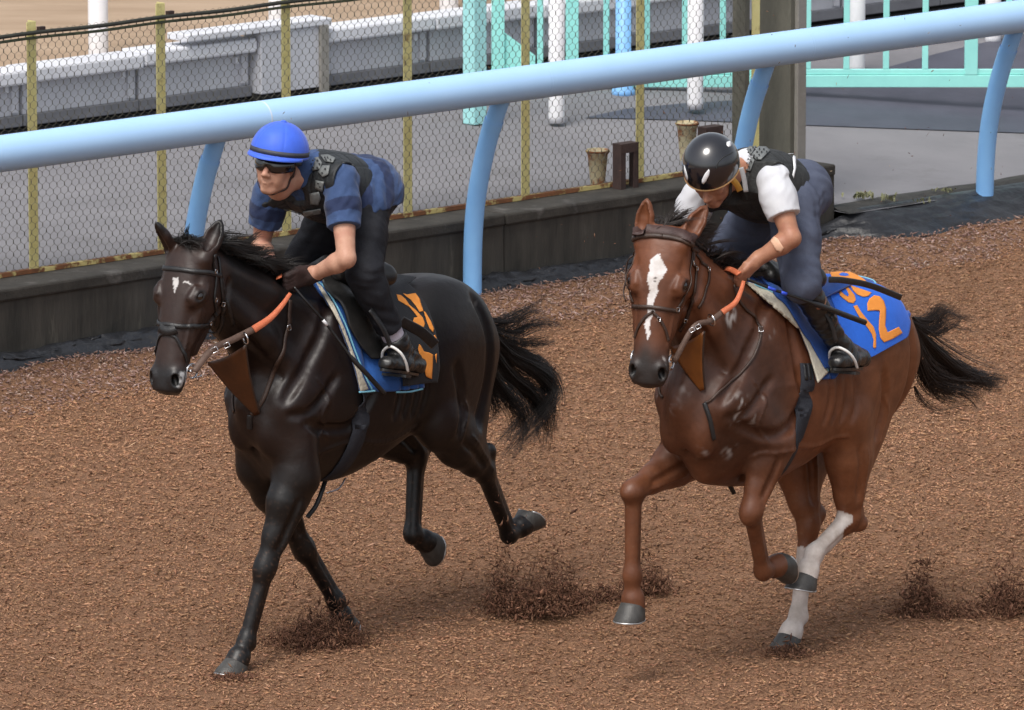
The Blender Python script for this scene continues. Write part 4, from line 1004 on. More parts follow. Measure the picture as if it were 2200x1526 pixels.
def hframe(C, yaw, pitch, roll):
    """head frame: forward, left, up in the horse's local axes; pitch>0 looks down"""
    f = np.array([math.cos(pitch), 0, -math.sin(pitch)]); u = np.array([math.sin(pitch), 0, math.cos(pitch)]); l = YV.copy()
    l, u = l*math.cos(roll)+u*math.sin(roll), u*math.cos(roll)-l*math.sin(roll)
    R = rotz(yaw); return np.asarray(C, float), np.stack([R@f, R@l, R@u])
def human_head(g, C, A, neck):
    P = lambda f, l, u: C+A[0]*f+A[1]*l+A[2]*u
    E = lambda c, r, k=.012, op='u': g.ell(P(*c), r, A, k, op)
    Cn = lambda a, b, r0, r1, k=.01, op='u': g.cone(P(*a), P(*b), r0, r1, k, op)
    E((-.012, 0, .035), (.092, .074, .088)); E((.030, 0, -.030), (.060, .053, .083), .03)
    Cn((-.03, 0, -.05), (-.055, 0, -.11), .052, .050, .03); g.cone(P(-.045, 0, -.09), neck, .050, .060, .03)
    E((.066, 0, -.104), (.021, .023, .019), .02)
    for y in (-1, 1):
        Cn((-.015, y*.057, -.045), (.008, y*.047, -.085), .015, .014, .02); Cn((.008, y*.047, -.085), (.062, y*.016, -.112), .014, .012, .018)
        E((.058, y*.042, -.024), (.026, .022, .020), .02); E((.046, y*.037, -.06), (.028, .017, .028), .022)
        E((.086, y*.031, -.002), (.014, .017, .011), .012, 's'); Cn((.085, y*.012, .016), (.074, y*.048, .018), .010, .009, .012)
        E((.076, y*.031, -.003), (.013, .014, .012), .004)
        E((.103, y*.0125, -.044), (.011, .0085, .0085), .005); E((.109, y*.0085, -.053), (.006, .0045, .0035), .003, 's'); Cn((.094, y*.022, -.046), (.082, y*.034, -.066), .0022, .0018, .010, 's')
        E((-.012, y*.076, -.012), (.019, .009, .031), .006); E((-.006, y*.087, -.010), (.010, .006, .019), .004, 's')
    Cn((.086, 0, .006), (.114, 0, -.036), .0085, .0120, .008); E((.1155, 0, -.041), (.0125, .0115, .010), .006)
    Cn((.080, 0, -.055), (.084, 0, -.078), .018, .016, .02)
    for y in (-1, 1):
        Cn((.098, 0, -.0635), (.084, y*.024, -.069), .0058, .003, .004); Cn((.096, 0, -.0765), (.084, y*.022, -.072), .0070, .003, .004)
    Cn((.104, -.012, -.0695), (.104, .012, -.0695), .0024, .0024, .003, 's'); Cn((.104, -.012, -.0695), (.090, -.027, -.071), .0024, .0016, .003, 's'); Cn((.104, .012, -.0695), (.090, .027, -.071), .0024, .0016, .003, 's'); Cn((.100, -.012, -.087), (.100, .012, -.087), .003, .003, .008, 's')
    return P
def hand_sdf(g, wr, w, up, inn, sc=1.0, k=.006, pad=0.0, curl=1.0):
    """closed hand: wr wrist, w direction to the knuckles, up towards the thumb side, inn towards which fingers curl"""
    w, up, inn = unit(w), unit(up), unit(inn); Q = lambda a, b, c: wr+(w*a+up*b+inn*c)*sc
    g.cone(Q(-.02, 0, 0), Q(.02, 0, .0), .026*sc+pad, .028*sc+pad, .02); 
    for u_ in (-.026, -.009, .009, .026): g.cone(Q(.015, u_*.7, .0), Q(.075, u_, -.002), .017*sc+pad, .0125*sc+pad, .012)
    for i, (u_, L) in enumerate(((.027, .95), (.009, 1.05), (-.009, 1.0), (-.026, .82))):
        p = [Q(.078, u_, .0), Q(.100*1.0, u_*.98, .020*L), Q(.088, u_*.96, .046*L), Q(.060, u_*.95, .046*L), Q(.046, u_*.94, .034)]
        g.chain(p, np.array([.0115, .0105, .0098, .0092, .0085])*sc+pad, .004)
    t = [Q(.018, .022, .012), Q(.045, .040, .022), Q(.072, .037, .034), Q(.090, .026, .040)]
    g.chain(t, np.array([.015, .0125, .011, .009])*sc+pad, .006)
    return Q
RRES = float(os.environ.get('RRES', '.005'))
M_skin1 = mat('tanned_skin', (.55, .315, .22), (.46, .24, .165), 24, .52, .25, 70, c3=(.47, .215, .155), s3=11, t3=(.5, .75), spec=.35, bdist=.003, rvar=.1)
M_skin2 = mat('sunburnt_skin', (.42, .205, .125), (.33, .15, .092), 24, .5, .25, 70, c3=(.35, .14, .09), s3=11, t3=(.5, .75), spec=.38, bdist=.003, rvar=.1)
M_shirt1 = mat('striped_navy_shirt', (1, 1, 1), (.82, .82, .85), 30, .85, .35, 260, attr=True, spec=.2, sheen=.15)
M_shirt2 = mat('white_shirt', (.62, .63, .66), (.56, .57, .61), 14, .85, .15, 300, spec=.2)
M_vest1 = mat('black_body_protector', (.014, .016, .018), (.024, .027, .029), 18, .5, .35, 120, spec=.4)
M_vest2 = mat('charcoal_body_protector', (.020, .021, .021), (.032, .033, .033), 18, .6, .35, 120, spec=.35)
M_plate = mat('grey_vest_plate', (.17, .18, .18), (.13, .14, .14), 40, .6, .1, 200)
M_hole = mat('vest_plate_hole', (.012, .012, .013))
M_pants1 = mat('black_breeches', (.010, .011, .015), (.016, .017, .022), 20, .75, .3, 200, spec=.25)
M_pants2 = mat('blue_grey_breeches', (.088, .103, .150), (.068, .080, .122), 14, .8, .3, 240, spec=.25)
M_glove = mat('brown_glove', (.040, .020, .018), (.026, .014, .013), 40, .7, .3, 200)
M_boot = mat('black_leather_boot', (.011, .011, .012), (.02, .02, .02), 14, .33, .3, 60, spec=.5, c3=(.06, .055, .05), s3=12, t3=(.66, .8))
M_sock = mat('lilac_grey_sock', (.46, .43, .50), (.40, .37, .44), 60, .9, .3, 300)
M_cap = mat('bright_blue_cap', (.055, .145, .74), (.048, .125, .66), 20, .55, .08, 160, sheen=.2, spec=.35)
M_capd = mat('dark_cap_band', (.035, .04, .055), (.05, .055, .07), 30, .6)
M_helm = mat('glossy_black_helmet', (.006, .006, .009), (.010, .010, .014), 20, .14, spec=.6, coat=.8)
M_trim = mat('tan_helmet_trim', (.55, .32, .14), (.48, .27, .11), 30, .7)
M_whitetape = mat('white_reflector', (.82, .83, .85), (.76, .77, .8), 30, .4)
M_goggle = mat('black_goggle_lens', (.006, .006, .008), (.008, .008, .01), 20, .07, spec=.7, coat=.5)
M_goggler = mat('goggle_frame', (.015, .013, .013), (.02, .018, .018), 20, .4)
M_strapy = mat('yellow_chin_strap', (.72, .40, .07), (.62, .34, .06), 40, .7)
M_strapg = mat('grey_strap', (.40, .41, .42), (.34, .35, .36), 40, .7)
M_hair = mat('dark_hair', (.012, .009, .007), (.02, .015, .012), 60, .5)
M_tape = mat('skin_plaster', (.72, .44, .30), (.66, .39, .26), 60, .7)

def dome(C, A, rf, rl, ru, u0, brim=0.0, nphi=48, nth=14, lobes=0, back=0.0):
    """helmet shell: dome over the head down to height u0 (local), open below"""
    V = []; 
    for i in range(nth+1):
        for k in range(nphi):
            p = 2*math.pi*k/nphi; t = (math.pi/2)*(i/nth); lo = u0+back*max(0, -math.cos(p))
            r = math.sin(t)*(1-.010*(abs(math.cos(lobes*p/2)) < .16)*(i > 0)) if lobes else math.sin(t)
            V.append(C+A[0]*rf*r*math.cos(p)+A[1]*rl*r*math.sin(p)+A[2]*(math.cos(t)*ru))
    n = (nth+1)*nphi
    for k in range(nphi):
        p = 2*math.pi*k/nphi; r = .985; V.append(C+A[0]*rf*r*math.cos(p)+A[1]*rl*r*math.sin(p)+A[2]*(u0-back*max(0, -math.cos(p))))
    F = [[i*nphi+k, (i+1)*nphi+k, (i+1)*nphi+(k+1) % nphi, i*nphi+(k+1) % nphi] for i in range(nth+1) for k in range(nphi)]
    return np.array(V), F
def build_rider(fr, J, o, name, label):
    """J joints in the local frame; o options"""
    R = Horse(); R.fr = fr; root = thing(name, label, 'person', fr.W([J['hip'][0], J['hip'][1], J['Lank'][2]-.1])); R.root = root
    J = {k: np.asarray(v, float) for k, v in J.items()}; R.J = J
    allp = np.array(list(J.values())); lo, hi = allp.min(0)-.24, allp.max(0)+.26
    N, Hc = J['neck'], J['hip']; t = unit(Hc-N); Ls = np.linalg.norm(Hc-N); bk = unit(ZV-t*(ZV@t)); lat = np.cross(bk, t); lat = lat if lat[1] > 0 else -lat; B3 = (t, lat, bk)
    def torso(g, e, k=.04, upto=1.0):
        g.ell(N+t*.13*1-bk*.035, (.19+e, .160+e, .112+e), B3, k); g.ell(N+t*(Ls*.60)-bk*.02, (.18+e, .148+e, .105+e), B3, k)
        g.ell(N+t*.09+bk*.025, (.13+e, .13+e, .08+e), B3, k)
        for s_ in 'LR': g.cone(N+t*.04, J[s_+'sh'], .062+e, .062+e, k)
    def pelvis(g, e, k=.04):
        g.ell(Hc, (.115+e, .155+e, .120+e), B3, k)
        for s_, y in (('L', 1), ('R', -1)): g.ell(Hc+lat*y*.075+t*.01+bk*.01, (.085+e, .085+e, .105+e), B3, k); g.cone(Hc+lat*y*.09, J[s_+'hip'], .105+e, .098+e, k)
    # --- body: head, neck, arms and what the clothes cover, one surface
    g = Grid(lo, hi, RRES*.9); R.g = g
    torso(g, -.012); pelvis(g, -.014)
    for s_, y in (('L', 1), ('R', -1)):
        sh, el, wr, hp, kn, an = [J[s_+q] for q in ('sh', 'el', 'wr', 'hip', 'knee', 'ank')]
        g.chain([sh, sh*.6+el*.4, el], [.052, .048, .039], .02); d = unit(el-sh); g.cone(sh*.75+el*.25+lat*y*.008, sh*.35+el*.65, .043, .036, .02)
        g.chain([el, el*.72+wr*.28, wr], [.039, .042, .0265], .015, flat=None); g.ell(el, (.036, .036, .036), None, .012)
        g.chain([hp, hp*.5+kn*.5, kn], [.085, .075, .052], .03); g.chain([kn, kn*.7+an*.3, an], [.052, .052, .034], .02)
        w = J[s_+'hand']-wr; hand_sdf(g, wr, w, o['hup'+s_], o['hin'+s_], o.get('hsc', 1.0)); 
        g.cone(an, an*.45+J[s_+'toe']*.3+J[s_+'heel']*.25, .034, .022, .02)
    hC, hA = hframe(J['head'], *o['head']); hC = hC+hA[0]*.011-hA[2]*.050; J['head'] = hC; R.hP = human_head(g, hC, hA, N+bk*.03-t*.0); R.hC, R.hA = hC, hA
    gmesh(g, fr, 'body', o['mskin'], root, smooth=1)
    # --- shirt
    s = Grid(lo, hi, RRES); R.shirt = s
    torso(s, .006, .05)
    s.ell(Hc-t*.06, (.15, .165, .130), B3, .05); pelvis(s, .026, .05)
    s.cutplane(Hc-bk*o.get('shirtlen', .02), t*.35-bk*.9); s.cutplane(N-t*.045, -t+bk*.35)
    for s_, y in (('L', 1), ('R', -1)):
        sh, el = J[s_+'sh'], J[s_+'el']; hem = sh+(el-sh)*o['hem']; d = unit(el-sh)
        s.chain([sh, sh*.5+hem*.5, hem+d*.03], [.068, .071, .070], .035)
    nb_ = N+bk*.03; hd_ = J['head']; cd_ = unit(hd_-hA[0]*.045-hA[2]*.09-nb_); s.cone(nb_-cd_*.02, nb_+cd_*o.get('collar', .02), .076, .072, .03)
    X, Y, Z = s.ax[0][:, None, None], s.ax[1][None, :, None], s.ax[2][None, None, :]
    fold = np.sin((X*1.2+Z*.8)*70+4*np.sin(Y*22)+3*np.sin(X*17))*np.sin((Y-X*.5)*31+2*np.sin(Z*23))
    s.a += (o.get('fold', 1)*(.0035*fold+.0018*np.sin((Z*1.0-Y*.7)*90+5*np.sin(X*30+Z*11))*np.sin(X*37+Y*21))).astype(np.float32)
    for s_ in 'LR':
        sh, el = J[s_+'sh'], J[s_+'el']; d = unit(el-sh); p = sh+(el-sh)*o['hem']
        sl, X, Y, Z = s.blk(np.minimum(p, el), np.maximum(p, el), .10); q = (X-p[0])*d[0]+(Y-p[1])*d[1]+(Z-p[2])*d[2]; rad = np.sqrt((X-p[0])**2+(Y-p[1])**2+(Z-p[2])**2)
        s.a[sl] = np.where(rad < .13, np.maximum(s.a[sl], q), s.a[sl]).astype(np.float32)
    gmesh(s, fr, 'shirt', o['mshirt'], root, col=o.get('shirtcol') and (lambda V: o['shirtcol'](V, R, t, N, lat)))
    # --- trousers
    p = Grid(lo, hi, RRES); R.pants = p; pelvis(p, .010, .05); p.ell(Hc-t*.12, (.10, .15, .115), B3, .04); p.cutplane(Hc+bk*o.get('waist', .0), -t*.35+bk*.9)
    for s_, y in (('L', 1), ('R', -1)):
        hp, kn, an = J[s_+'hip'], J[s_+'knee'], J[s_+'ank']; e = kn+(an-kn)*o['phem']
        p.chain([hp, hp*.55+kn*.45, hp*.15+kn*.85, kn], [.108, .096, .076, .072], .04); p.chain([kn, kn*.7+e*.3, e], [.072, .070, .056], .03)
    X, Y, Z = p.ax[0][:, None, None], p.ax[1][None, :, None], p.ax[2][None, None, :]
    p.a += (.0030*np.sin((Z+X*.4)*46+5*np.sin(Y*17+X*9)+4*np.sin(X*15-Z*8))*np.sin((X-Z*.4)*21+Y*26+3*np.sin(Z*13))+.0014*np.sin((Z-X*.6)*120+6*np.sin(X*22+Y*15+Z*9))*np.sin(Z*23+X*17)).astype(np.float32)
    for s_ in 'LR':
        kn, an = J[s_+'knee'], J[s_+'ank']; e = kn+(an-kn)*o['phem']; d = unit(an-kn); sl, X, Y, Z = p.blk(np.minimum(e, an), np.maximum(e, an), .10); q = (X-e[0])*d[0]+(Y-e[1])*d[1]+(Z-e[2])*d[2]; rad = np.sqrt((X-e[0])**2+(Y-e[1])**2+(Z-e[2])**2)
        p.a[sl] = np.where(rad < .2, np.maximum(p.a[sl], q), p.a[sl]).astype(np.float32)
    gmesh(p, fr, 'breeches', o['mpants'], root)
    # --- body protector
    v = Grid(lo, hi, RRES); R.vest = v; torso(v, .024, .05); v.ell(N+t*.20, (.14, .178, .140), B3, .04)
    for s_, y in (('L', 1), ('R', -1)):
        sh, el = J[s_+'sh'], J[s_+'el']; c = sh+lat*y*.035-bk*.01; c = sh+lat*y*.052; v.cone(c, c+unit(el-sh)*.10+lat*y*.05, .074, .085, .012, 's')
        v.cone(c, c+lat*y*.1, .076, .09, .012, 's')
    v.cone(N-t*.065+bk*.04, N-t*.2+bk*.02, .062, .085, .02, 's'); v.cone(N-t*.085-bk*.11, N-t*.18-bk*.10, .055, .085, .02, 's')
    v.cutplane(N+t*o.get('vestlen', .34)+bk*.0, t-bk*.35); v.cutplane(N-t*.075, -t)
    # quilting grooves
    X, Y, Z = v.ax[0][:, None, None], v.ax[1][None, :, None], v.ax[2][None, None, :]
    ta = (X-N[0])*t[0]+(Y-N[1])*t[1]+(Z-N[2])*t[2]; la = (X-N[0])*lat[0]+(Y-N[1])*lat[1]+(Z-N[2])*lat[2]
    gr = np.minimum(np.abs(((ta/.062) % 1)-.5), np.abs(((la/.07+.5) % 1)-.5)); v.a += (.004*(1-np.clip(gr/.10, 0, 1))).astype(np.float32)
    gmesh(v, fr, 'body_protector', o['mvest'], root)
    # --- boots, gloves
    for s_, y in (('L', 1), ('R', -1)):
        kn, an, toe, heel = [J[s_+q] for q in ('knee', 'ank', 'toe', 'heel')]; b = Grid(np.minimum.reduce([kn, an, toe, heel])-.10, np.maximum.reduce([kn, an, toe, heel])+.10, RRES)
        d = unit(an-kn); top = an+(kn-an)*o['boottop']; ft = unit(toe-heel); dn = unit(o.get('sole', (0, 0, -1))-ft*(np.asarray(o.get('sole', (0, 0, -1)))@ft))
        b.chain([top, an*.5+top*.5, an], [o.get('bootr', .058), .052, .046], .02)
        b.chain([an, heel-dn*.03], [.046, .040], .02); b.chain([heel-dn*.028, (heel+toe)/2-dn*.022, toe-dn*.018-ft*.02], [.038, .043, .038], .02, flat=(dn, .85)); b.chain([an, (heel+toe)/2-dn*.03], [.042, .04], .03)
        X, Y, Z = b.ax[0][:, None, None], b.ax[1][None, :, None], b.ax[2][None, None, :]
        b.a += (.0022*np.sin(((X-an[0])*d[0]+(Y-an[1])*d[1]+(Z-an[2])*d[2])*150+3*np.sin(X*40))).astype(np.float32)
        b.cutplane(heel+dn*.004, dn); b.cutplane(top, -d)
        if s_ == 'L': R.boot = b
        bo = gmesh(b, fr, 'boot', o['mboot'], root)
        lf = np.cross(dn, ft); mb = MB(); V = []; seg = 30
        for h in (.0045, .016):
            for k in range(seg):
                a = 2*math.pi*k/seg; ca, sa = math.cos(a), math.sin(a); V.append((heel+toe)/2+ft*(np.linalg.norm(toe-heel)/2+.022)*ca+lf*(.040+.008*ca)*sa*(1 if abs(ca) < .9 else .95)+dn*h)
        F = [[k, (k+1) % seg, seg+(k+1) % seg, seg+k] for k in range(seg)]+[list(range(seg))[::-1], [seg+k for k in range(seg)]]
        obj('sole', fr.W(V), F, o.get('msole', M_boot), bo)
        if o.get('sock'):
            q = Grid(np.minimum(kn, an)-.08, np.maximum(kn, an)+.08, RRES); q.cone(an+(kn-an)*(o['boottop']-.08), an+(kn-an)*(1-o['phem']+.05), .047, .049, .01); q.cutplane(an+(kn-an)*(o['boottop']-.06), d); q.cutplane(an+(kn-an)*(1-o['phem']+.04), -d); gmesh(q, fr, 'sock', M_sock, root)
        if o.get('glove'):
            wr, hd = J[s_+'wr'], J[s_+'hand']; el = J[s_+'el']; q = Grid(np.minimum(wr, hd)-.13, np.maximum(wr, hd)+.13, RRES*.8); hand_sdf(q, wr, hd-wr, o['hup'+s_], o['hin'+s_], o.get('hsc', 1.0), pad=.0042)
            q.cone(wr, wr+(el-wr)*.14, .032, .035, .01); q.cutplane(wr+(el-wr)*.11, el-wr); gmesh(q, fr, 'glove', M_glove, root)
    return R
# ------------------------------------------------------------------ the two riders
def stripes(V, R, t, N, lat):
    a = (V-N)@t; C = np.tile(np.array([.050, .088, .195]), (len(V), 1)); dark = np.array([.026, .039, .092])
    m = (np.sin(a*2*math.pi/.125+.6) > .25) & (a > .06)
    for s_, y in (('L', 1), ('R', -1)):
        sh, el = R.J[s_+'sh'], R.J[s_+'el']; d = unit(el-sh); q = (V-sh)@d; rad = np.linalg.norm(V-sh-q[:, None]*d, axis=1); arm = (rad < .10) & (q > -.02) & (((V-sh)@(lat*y)) > -.055)
        ms = (np.abs(q-.105-.03*np.sin(V[:, 1]*9)) < .030); m = np.where(arm, ms, m)
    k = sstep(vnoise(V, 8, 4), -1, 1)[:, None]; C = C*(.9+.2*k); C[m] = dark
    return C
F1 = FR1.L
J1 = dict(head=F1(601, 326, .0), neck=F1(666, 380, 0), hip=F1(764, 410, 0), Lsh=F1(733, 388, .165), Rsh=F1(583, 412, -.175), Lel=F1(744, 556, .29), Lwr=F1(672, 590, .115), Lhand=F1(620, 600, .085), Rel=F1(560, 528, -.26), Rwr=F1(583, 573, -.09), Rhand=F1(600, 592, -.06),
    Lhip=F1(780, 445, .12), Lknee=F1(783, 590, .25), Lank=F1(852, 738, .285), Ltoe=F1(826, 790, .33), Lheel=F1(893, 800, .27), Rhip=F1(740, 440, -.12), Rknee=F1(650, 560, -.24))
J1['Rank'] = J1['Rknee']+np.array([-.18, -.03, -.30]); J1['Rtoe'] = J1['Rank']+np.array([.16, -.02, -.06]); J1['Rheel'] = J1['Rank']+np.array([-.06, .01, -.08])
R1 = build_rider(FR1, J1, dict(head=(math.radians(17), math.radians(-5), math.radians(-7)), mskin=M_skin1, mshirt=M_shirt1, shirtcol=stripes, mpants=M_pants1, mvest=M_vest1, mboot=M_boot, hem=.60, phem=.80, boottop=.10, hsc=1.18, bootr=.05, sock=True, glove=True,
    hupL=(.15, .25, 1), hinL=(.1, -.6, -.6), hupR=(.2, -.2, 1), hinR=(0, 1, -.3), vestlen=.245, shirtlen=.045, waist=-.005, collar=.052), 'person', 'rider in blue cap, dark goggles and navy striped shirt crouched over the dark horse')
F2 = FR2.L
J2 = dict(head=F2(1527, 352, .0), neck=F2(1600, 376, 0), hip=F2(1690, 408, 0), Lsh=F2(1660, 388, .165), Rsh=F2(1500, 420, -.175), Lel=F2(1700, 512, .29), Lwr=F2(1624, 560, .165), Lhand=F2(1603, 586, .145), Rel=F2(1470, 505, -.25), Rwr=F2(1520, 560, -.09), Rhand=F2(1545, 580, -.06),
    Lhip=F2(1703, 440, .12), Lknee=F2(1722, 608, .245), Lank=F2(1806, 748, .285), Ltoe=F2(1795, 788, .33), Lheel=F2(1848, 785, .27), Rhip=F2(1650, 440, -.12), Rknee=F2(1555, 545, -.24))
J2['Rank'] = J2['Rknee']+np.array([-.18, -.03, -.30]); J2['Rtoe'] = J2['Rank']+np.array([.16, -.02, -.06]); J2['Rheel'] = J2['Rank']+np.array([-.06, .01, -.08])
R2 = build_rider(FR2, J2, dict(head=(math.radians(14), math.radians(36), math.radians(0)), mskin=M_skin2, mshirt=M_shirt2, mpants=M_pants2, mvest=M_vest2, mboot=M_boot, hem=.62, phem=.16, boottop=.92, bootr=.064,
    hupL=(.5, .3, .8), hinL=(-.2, -.8, -.5), hupR=(.2, -.2, 1), hinR=(0, 1, -.3), vestlen=.34, shirtlen=-.17, waist=.25, fold=.45, collar=-.03), 'person', 'rider in black helmet, white shirt and grey breeches crouched over the bay horse')
# ------------------------------------------------------------------ helmets, goggles, straps, vest plates
def pz(pts, sc, ox, oy): return [(x/sc+ox, y/sc+oy) for x, y in pts]
def plates(R, polys, holes, off=.004):
    for po in polys:
        o_ = decal(R.fr, R.vest, po, off, M_plate, R.root, 'vest_plate', th=.004, step=8)
    for u, v, r in holes:
        decal(R.fr, R.vest, [(u+r*math.cos(a), v+r*math.sin(a)) for a in np.linspace(0, 2*math.pi, 9)[:-1]], off+.0085, M_hole, R.root, 'vent_hole', th=.001, step=20)
def hexholes(c, r, n=6): return [(c[0]+r*math.cos(a), c[1]+r*math.sin(a), 2.0) for a in np.linspace(0, 2*math.pi, n, endpoint=False)]
# rider in the blue cap
hP, hA, hC = R1.hP, R1.hA, R1.hC
def helmet_grid(R, c, r, u0, groove=0, tilt=0.0, k=.0):
    A = R.hA; C = R.hP(*c); g = Grid(C-.19, C+.19, RRES*.8); g.ell(C, r, A, .01)
    X, Y, Z = g.ax[0][:, None, None]-C[0], g.ax[1][None, :, None]-C[1], g.ax[2][None, None, :]-C[2]
    f, l, u = [X*a[0]+Y*a[1]+Z*a[2] for a in A]
    if groove:
        p = np.arctan2(l, f); q = np.abs(((p/(2*math.pi)*groove) % 1)-.5)*2*math.pi/groove*np.sqrt(f*f+l*l); g.a += (.0022*(1-np.clip(q/.004, 0, 1))).astype(np.float32)
    return g, C, (f, l, u)
g, C, (f, l, u) = helmet_grid(R1, (-.010, 0, .050), (.136, .122, .128), 0, 6)
u0 = -.004; g.a = np.maximum(g.a, (u0-u-.05*np.maximum(-f, 0)).astype(np.float32))
gmesh(g, FR1, 'cap', M_cap, R1.root)
for nm, r0, z0, z1, m in (('cap_band', 1.012, -.004, .016, M_capd), ('cap_rim', 1.004, -.016, -.0045, M_cap)):
    V = []; n = 60
    for z in (z0, z1):
        for k in range(n):
            a = 2*math.pi*k/n; q = r0*math.sqrt(max(0, 1-(max(z, 0)/.128)**2)); V.append(C+hA[0]*.136*q*math.cos(a)+hA[1]*.122*q*math.sin(a)+hA[2]*(z+.048*.136*min(0, math.cos(a))/1.0*-0))
    F = [[k, (k+1) % n, n+(k+1) % n, n+k] for k in range(n)]; o_ = obj(nm, FR1.W(V), F, m, R1.root, True); o_.modifiers.new('t', 'SOLIDIFY').thickness = .003
V = []; n = 30
for j, (ext, dz) in enumerate(((0, -.010), (.5, -.013), (1.0, -.020))):
    for k in range(n):
        a = math.radians(-78+156*k/(n-1)); w = .026*max(.0, math.cos(a*1.12))**.7; V.append(C+hA[0]*(.134+w*ext)*math.cos(a)+hA[1]*(.120+w*ext*.6)*math.sin(a)+hA[2]*(dz-.006*ext*math.cos(a)))
F = [[j*n+k, j*n+k+1, (j+1)*n+k+1, (j+1)*n+k] for j in range(2) for k in range(n-1)]
o_ = obj('visor', FR1.W(V), F, M_cap, R1.root, True); o_.modifiers.new('t', 'SOLIDIFY').thickness = .004
V, F = uvsphere((0, 0, 0), 1, 14, 8); V = C+hA[2]*.127+(V*np.array([.013, .013, .007]))@hA; obj('cap_button', FR1.W(V), F, M_cap, R1.root, True)
# goggles
V = []; n = 41
for h in np.linspace(0, 1, 7):
    for k in range(n):
        a = math.radians(-80+160*k/(n-1)); top = .020-.004*abs(math.sin(a)); no = math.exp(-(math.degrees(a)/9)**2); bot = -.030+.024*no+.012*abs(math.sin(a))**3
        z = top+(bot-top)*h; q = 1.0+.05*math.sin(h*math.pi); V.append(hP(-.014+(.110*max(math.cos(a), 0)**.75)*q+.012*no, .082*math.sin(a)*q, z))
F = [[i*n+k, i*n+k+1, (i+1)*n+k+1, (i+1)*n+k] for i in range(6) for k in range(n-1)]
o_ = obj('goggles', FR1.W(V), F, M_goggle, R1.root, True); o_.modifiers.new('t', 'SOLIDIFY').thickness = .004
gg = o_
edge = [V[k] for k in range(n)]; Vt, Ft = tube(edge, .0032, 6); obj('goggle_frame', FR1.W(Vt), Ft, M_goggler, gg, True)
for y in (-1, 1):
    P = catmull([hP(.004, y*.083, .012), hP(-.02, y*.090, .012), hP(-.05, y*.088, .014)], 5); Vt, Ft = strap(P, np.array([hA[1]*y]*len(P)), .010, .003); obj('goggle_strap', FR1.W(Vt), Ft, M_goggler, gg, True)
    P = catmull([hP(.0, y*.083, -.0), hP(.004, y*.078, -.05), hP(.018, y*.064, -.095), hP(.045, y*.03, -.122), hP(.05, 0, -.127)], 6); P = R1.g.snap(P, .003, 4); Vt, Ft = strap(P, R1.g.grad(P), .0048, .003); obj('chin_strap', FR1.W(Vt), Ft, M_rustdark if 'M_rustdark' in globals() else M_hair, R1.root, True)
hg = Grid(hP(-.03, 0, 0)-.14, hP(-.03, 0, 0)+.14, RRES); hg.ell(hP(-.018, 0, .025), (.092, .077, .092), hA, .01); hg.ell(hP(-.045, 0, -.03), (.055, .07, .05), hA, .02); hg.a = np.maximum(hg.a, np.float32(0)+((hg.ax[0][:, None, None]-hP(.005, 0, 0)[0])*hA[0][0]+(hg.ax[1][None, :, None]-hP(.005, 0, 0)[1])*hA[0][1]+(hg.ax[2][None, None, :]-hP(.005, 0, 0)[2])*hA[0][2]).astype(np.float32)); gmesh(hg, FR1, 'hair', M_hair, R1.root)
S1 = lambda p: pz(p, 5.653, 510, 230)
plates(R1, [S1([(865, 690), (905, 618), (985, 612), (1030, 680), (1005, 755), (920, 775)]), S1([(1010, 590), (1100, 582), (1190, 625), (1160, 680), (1065, 665)]), S1([(985, 790), (1035, 715), (1125, 715), (1105, 820), (1040, 855)]), S1([(955, 890), (1055, 910), (1032, 1030), (948, 990)]), S1([(880, 1050), (990, 1030), (1015, 1110), (985, 1190), (890, 1180)]), S1([(560, 1245), (780, 1310), (780, 1340), (540, 1290)]), S1([(800, 1270), (1010, 1235), (1020, 1290), (810, 1330)])],
       hexholes((510+945/5.653, 230+692/5.653), 9)+[(u_, v_, 1.7) for u_, v_ in S1([(1062, 612), (1095, 612), (1130, 640), (1075, 640), (1065, 750), (1030, 800), (980, 930), (1003, 972)])])
# rider in the black helmet
hP, hA, hC = R2.hP, R2.hA, R2.hC
g, C, (f, l, u) = helmet_grid(R2, (-.012, 0, .050), (.133, .119, .126), 0)
g.a = np.maximum(g.a, (-.030-u-.25*np.maximum(-f, 0)).astype(np.float32)); R2.helm = g
hel = gmesh(g, FR2, 'helmet', M_helm, R2.root)
P = []
for k in range(61):
    a = 2*math.pi*k/60; zz = -.030-.25*.133*max(0, -math.cos(a)); q = math.sqrt(1-(zz/.126)**2); P.append(C+hA[0]*.133*q*math.cos(a)+hA[1]*.119*q*math.sin(a)+hA[2]*zz)
Vt, Ft = tube(P, .0042, 6, False); obj('helmet_trim', FR2.W(Vt), Ft, M_trim, hel, True)
S2 = lambda p: pz(p, 6.47, 1440, 270)
for po in ([(195, 545), (225, 640), (247, 740), (238, 772), (215, 720), (190, 620)], [(535, 605), (550, 630), (540, 690), (500, 770), (465, 815), (438, 800), (440, 750), (480, 670)], [(785, 230), (830, 212), (855, 245), (845, 285), (805, 300), (782, 265)]):
    decal(FR2, g, S2(po), .0012, M_whitetape, hel, 'reflector', th=.0008, step=6)
px = S2([(925, 340), (840, 390), (740, 440), (670, 510), (640, 600)]); Pp, hit = FR2.onto(g, np.array(px), .0); Pp = Pp if hit.sum() > 2 else None
if Pp is not None: Vt, Ft = tube(catmull(Pp[hit], 6), .0022, 5); obj('shell_seam', FR2.W(Vt), Ft, M_vest1, hel, True)
px = S2([(318, 905), (345, 915), (375, 922), (405, 930), (400, 945)]); Pp, hit = FR2.onto(g, np.array(px), .001); Pp = Pp if hit.sum() > 2 else None
if Pp is not None: Vt, Ft = tube(catmull(Pp[hit], 4), .0016, 5); obj('badge', FR2.W(Vt), Ft, M_strapg, hel, True)
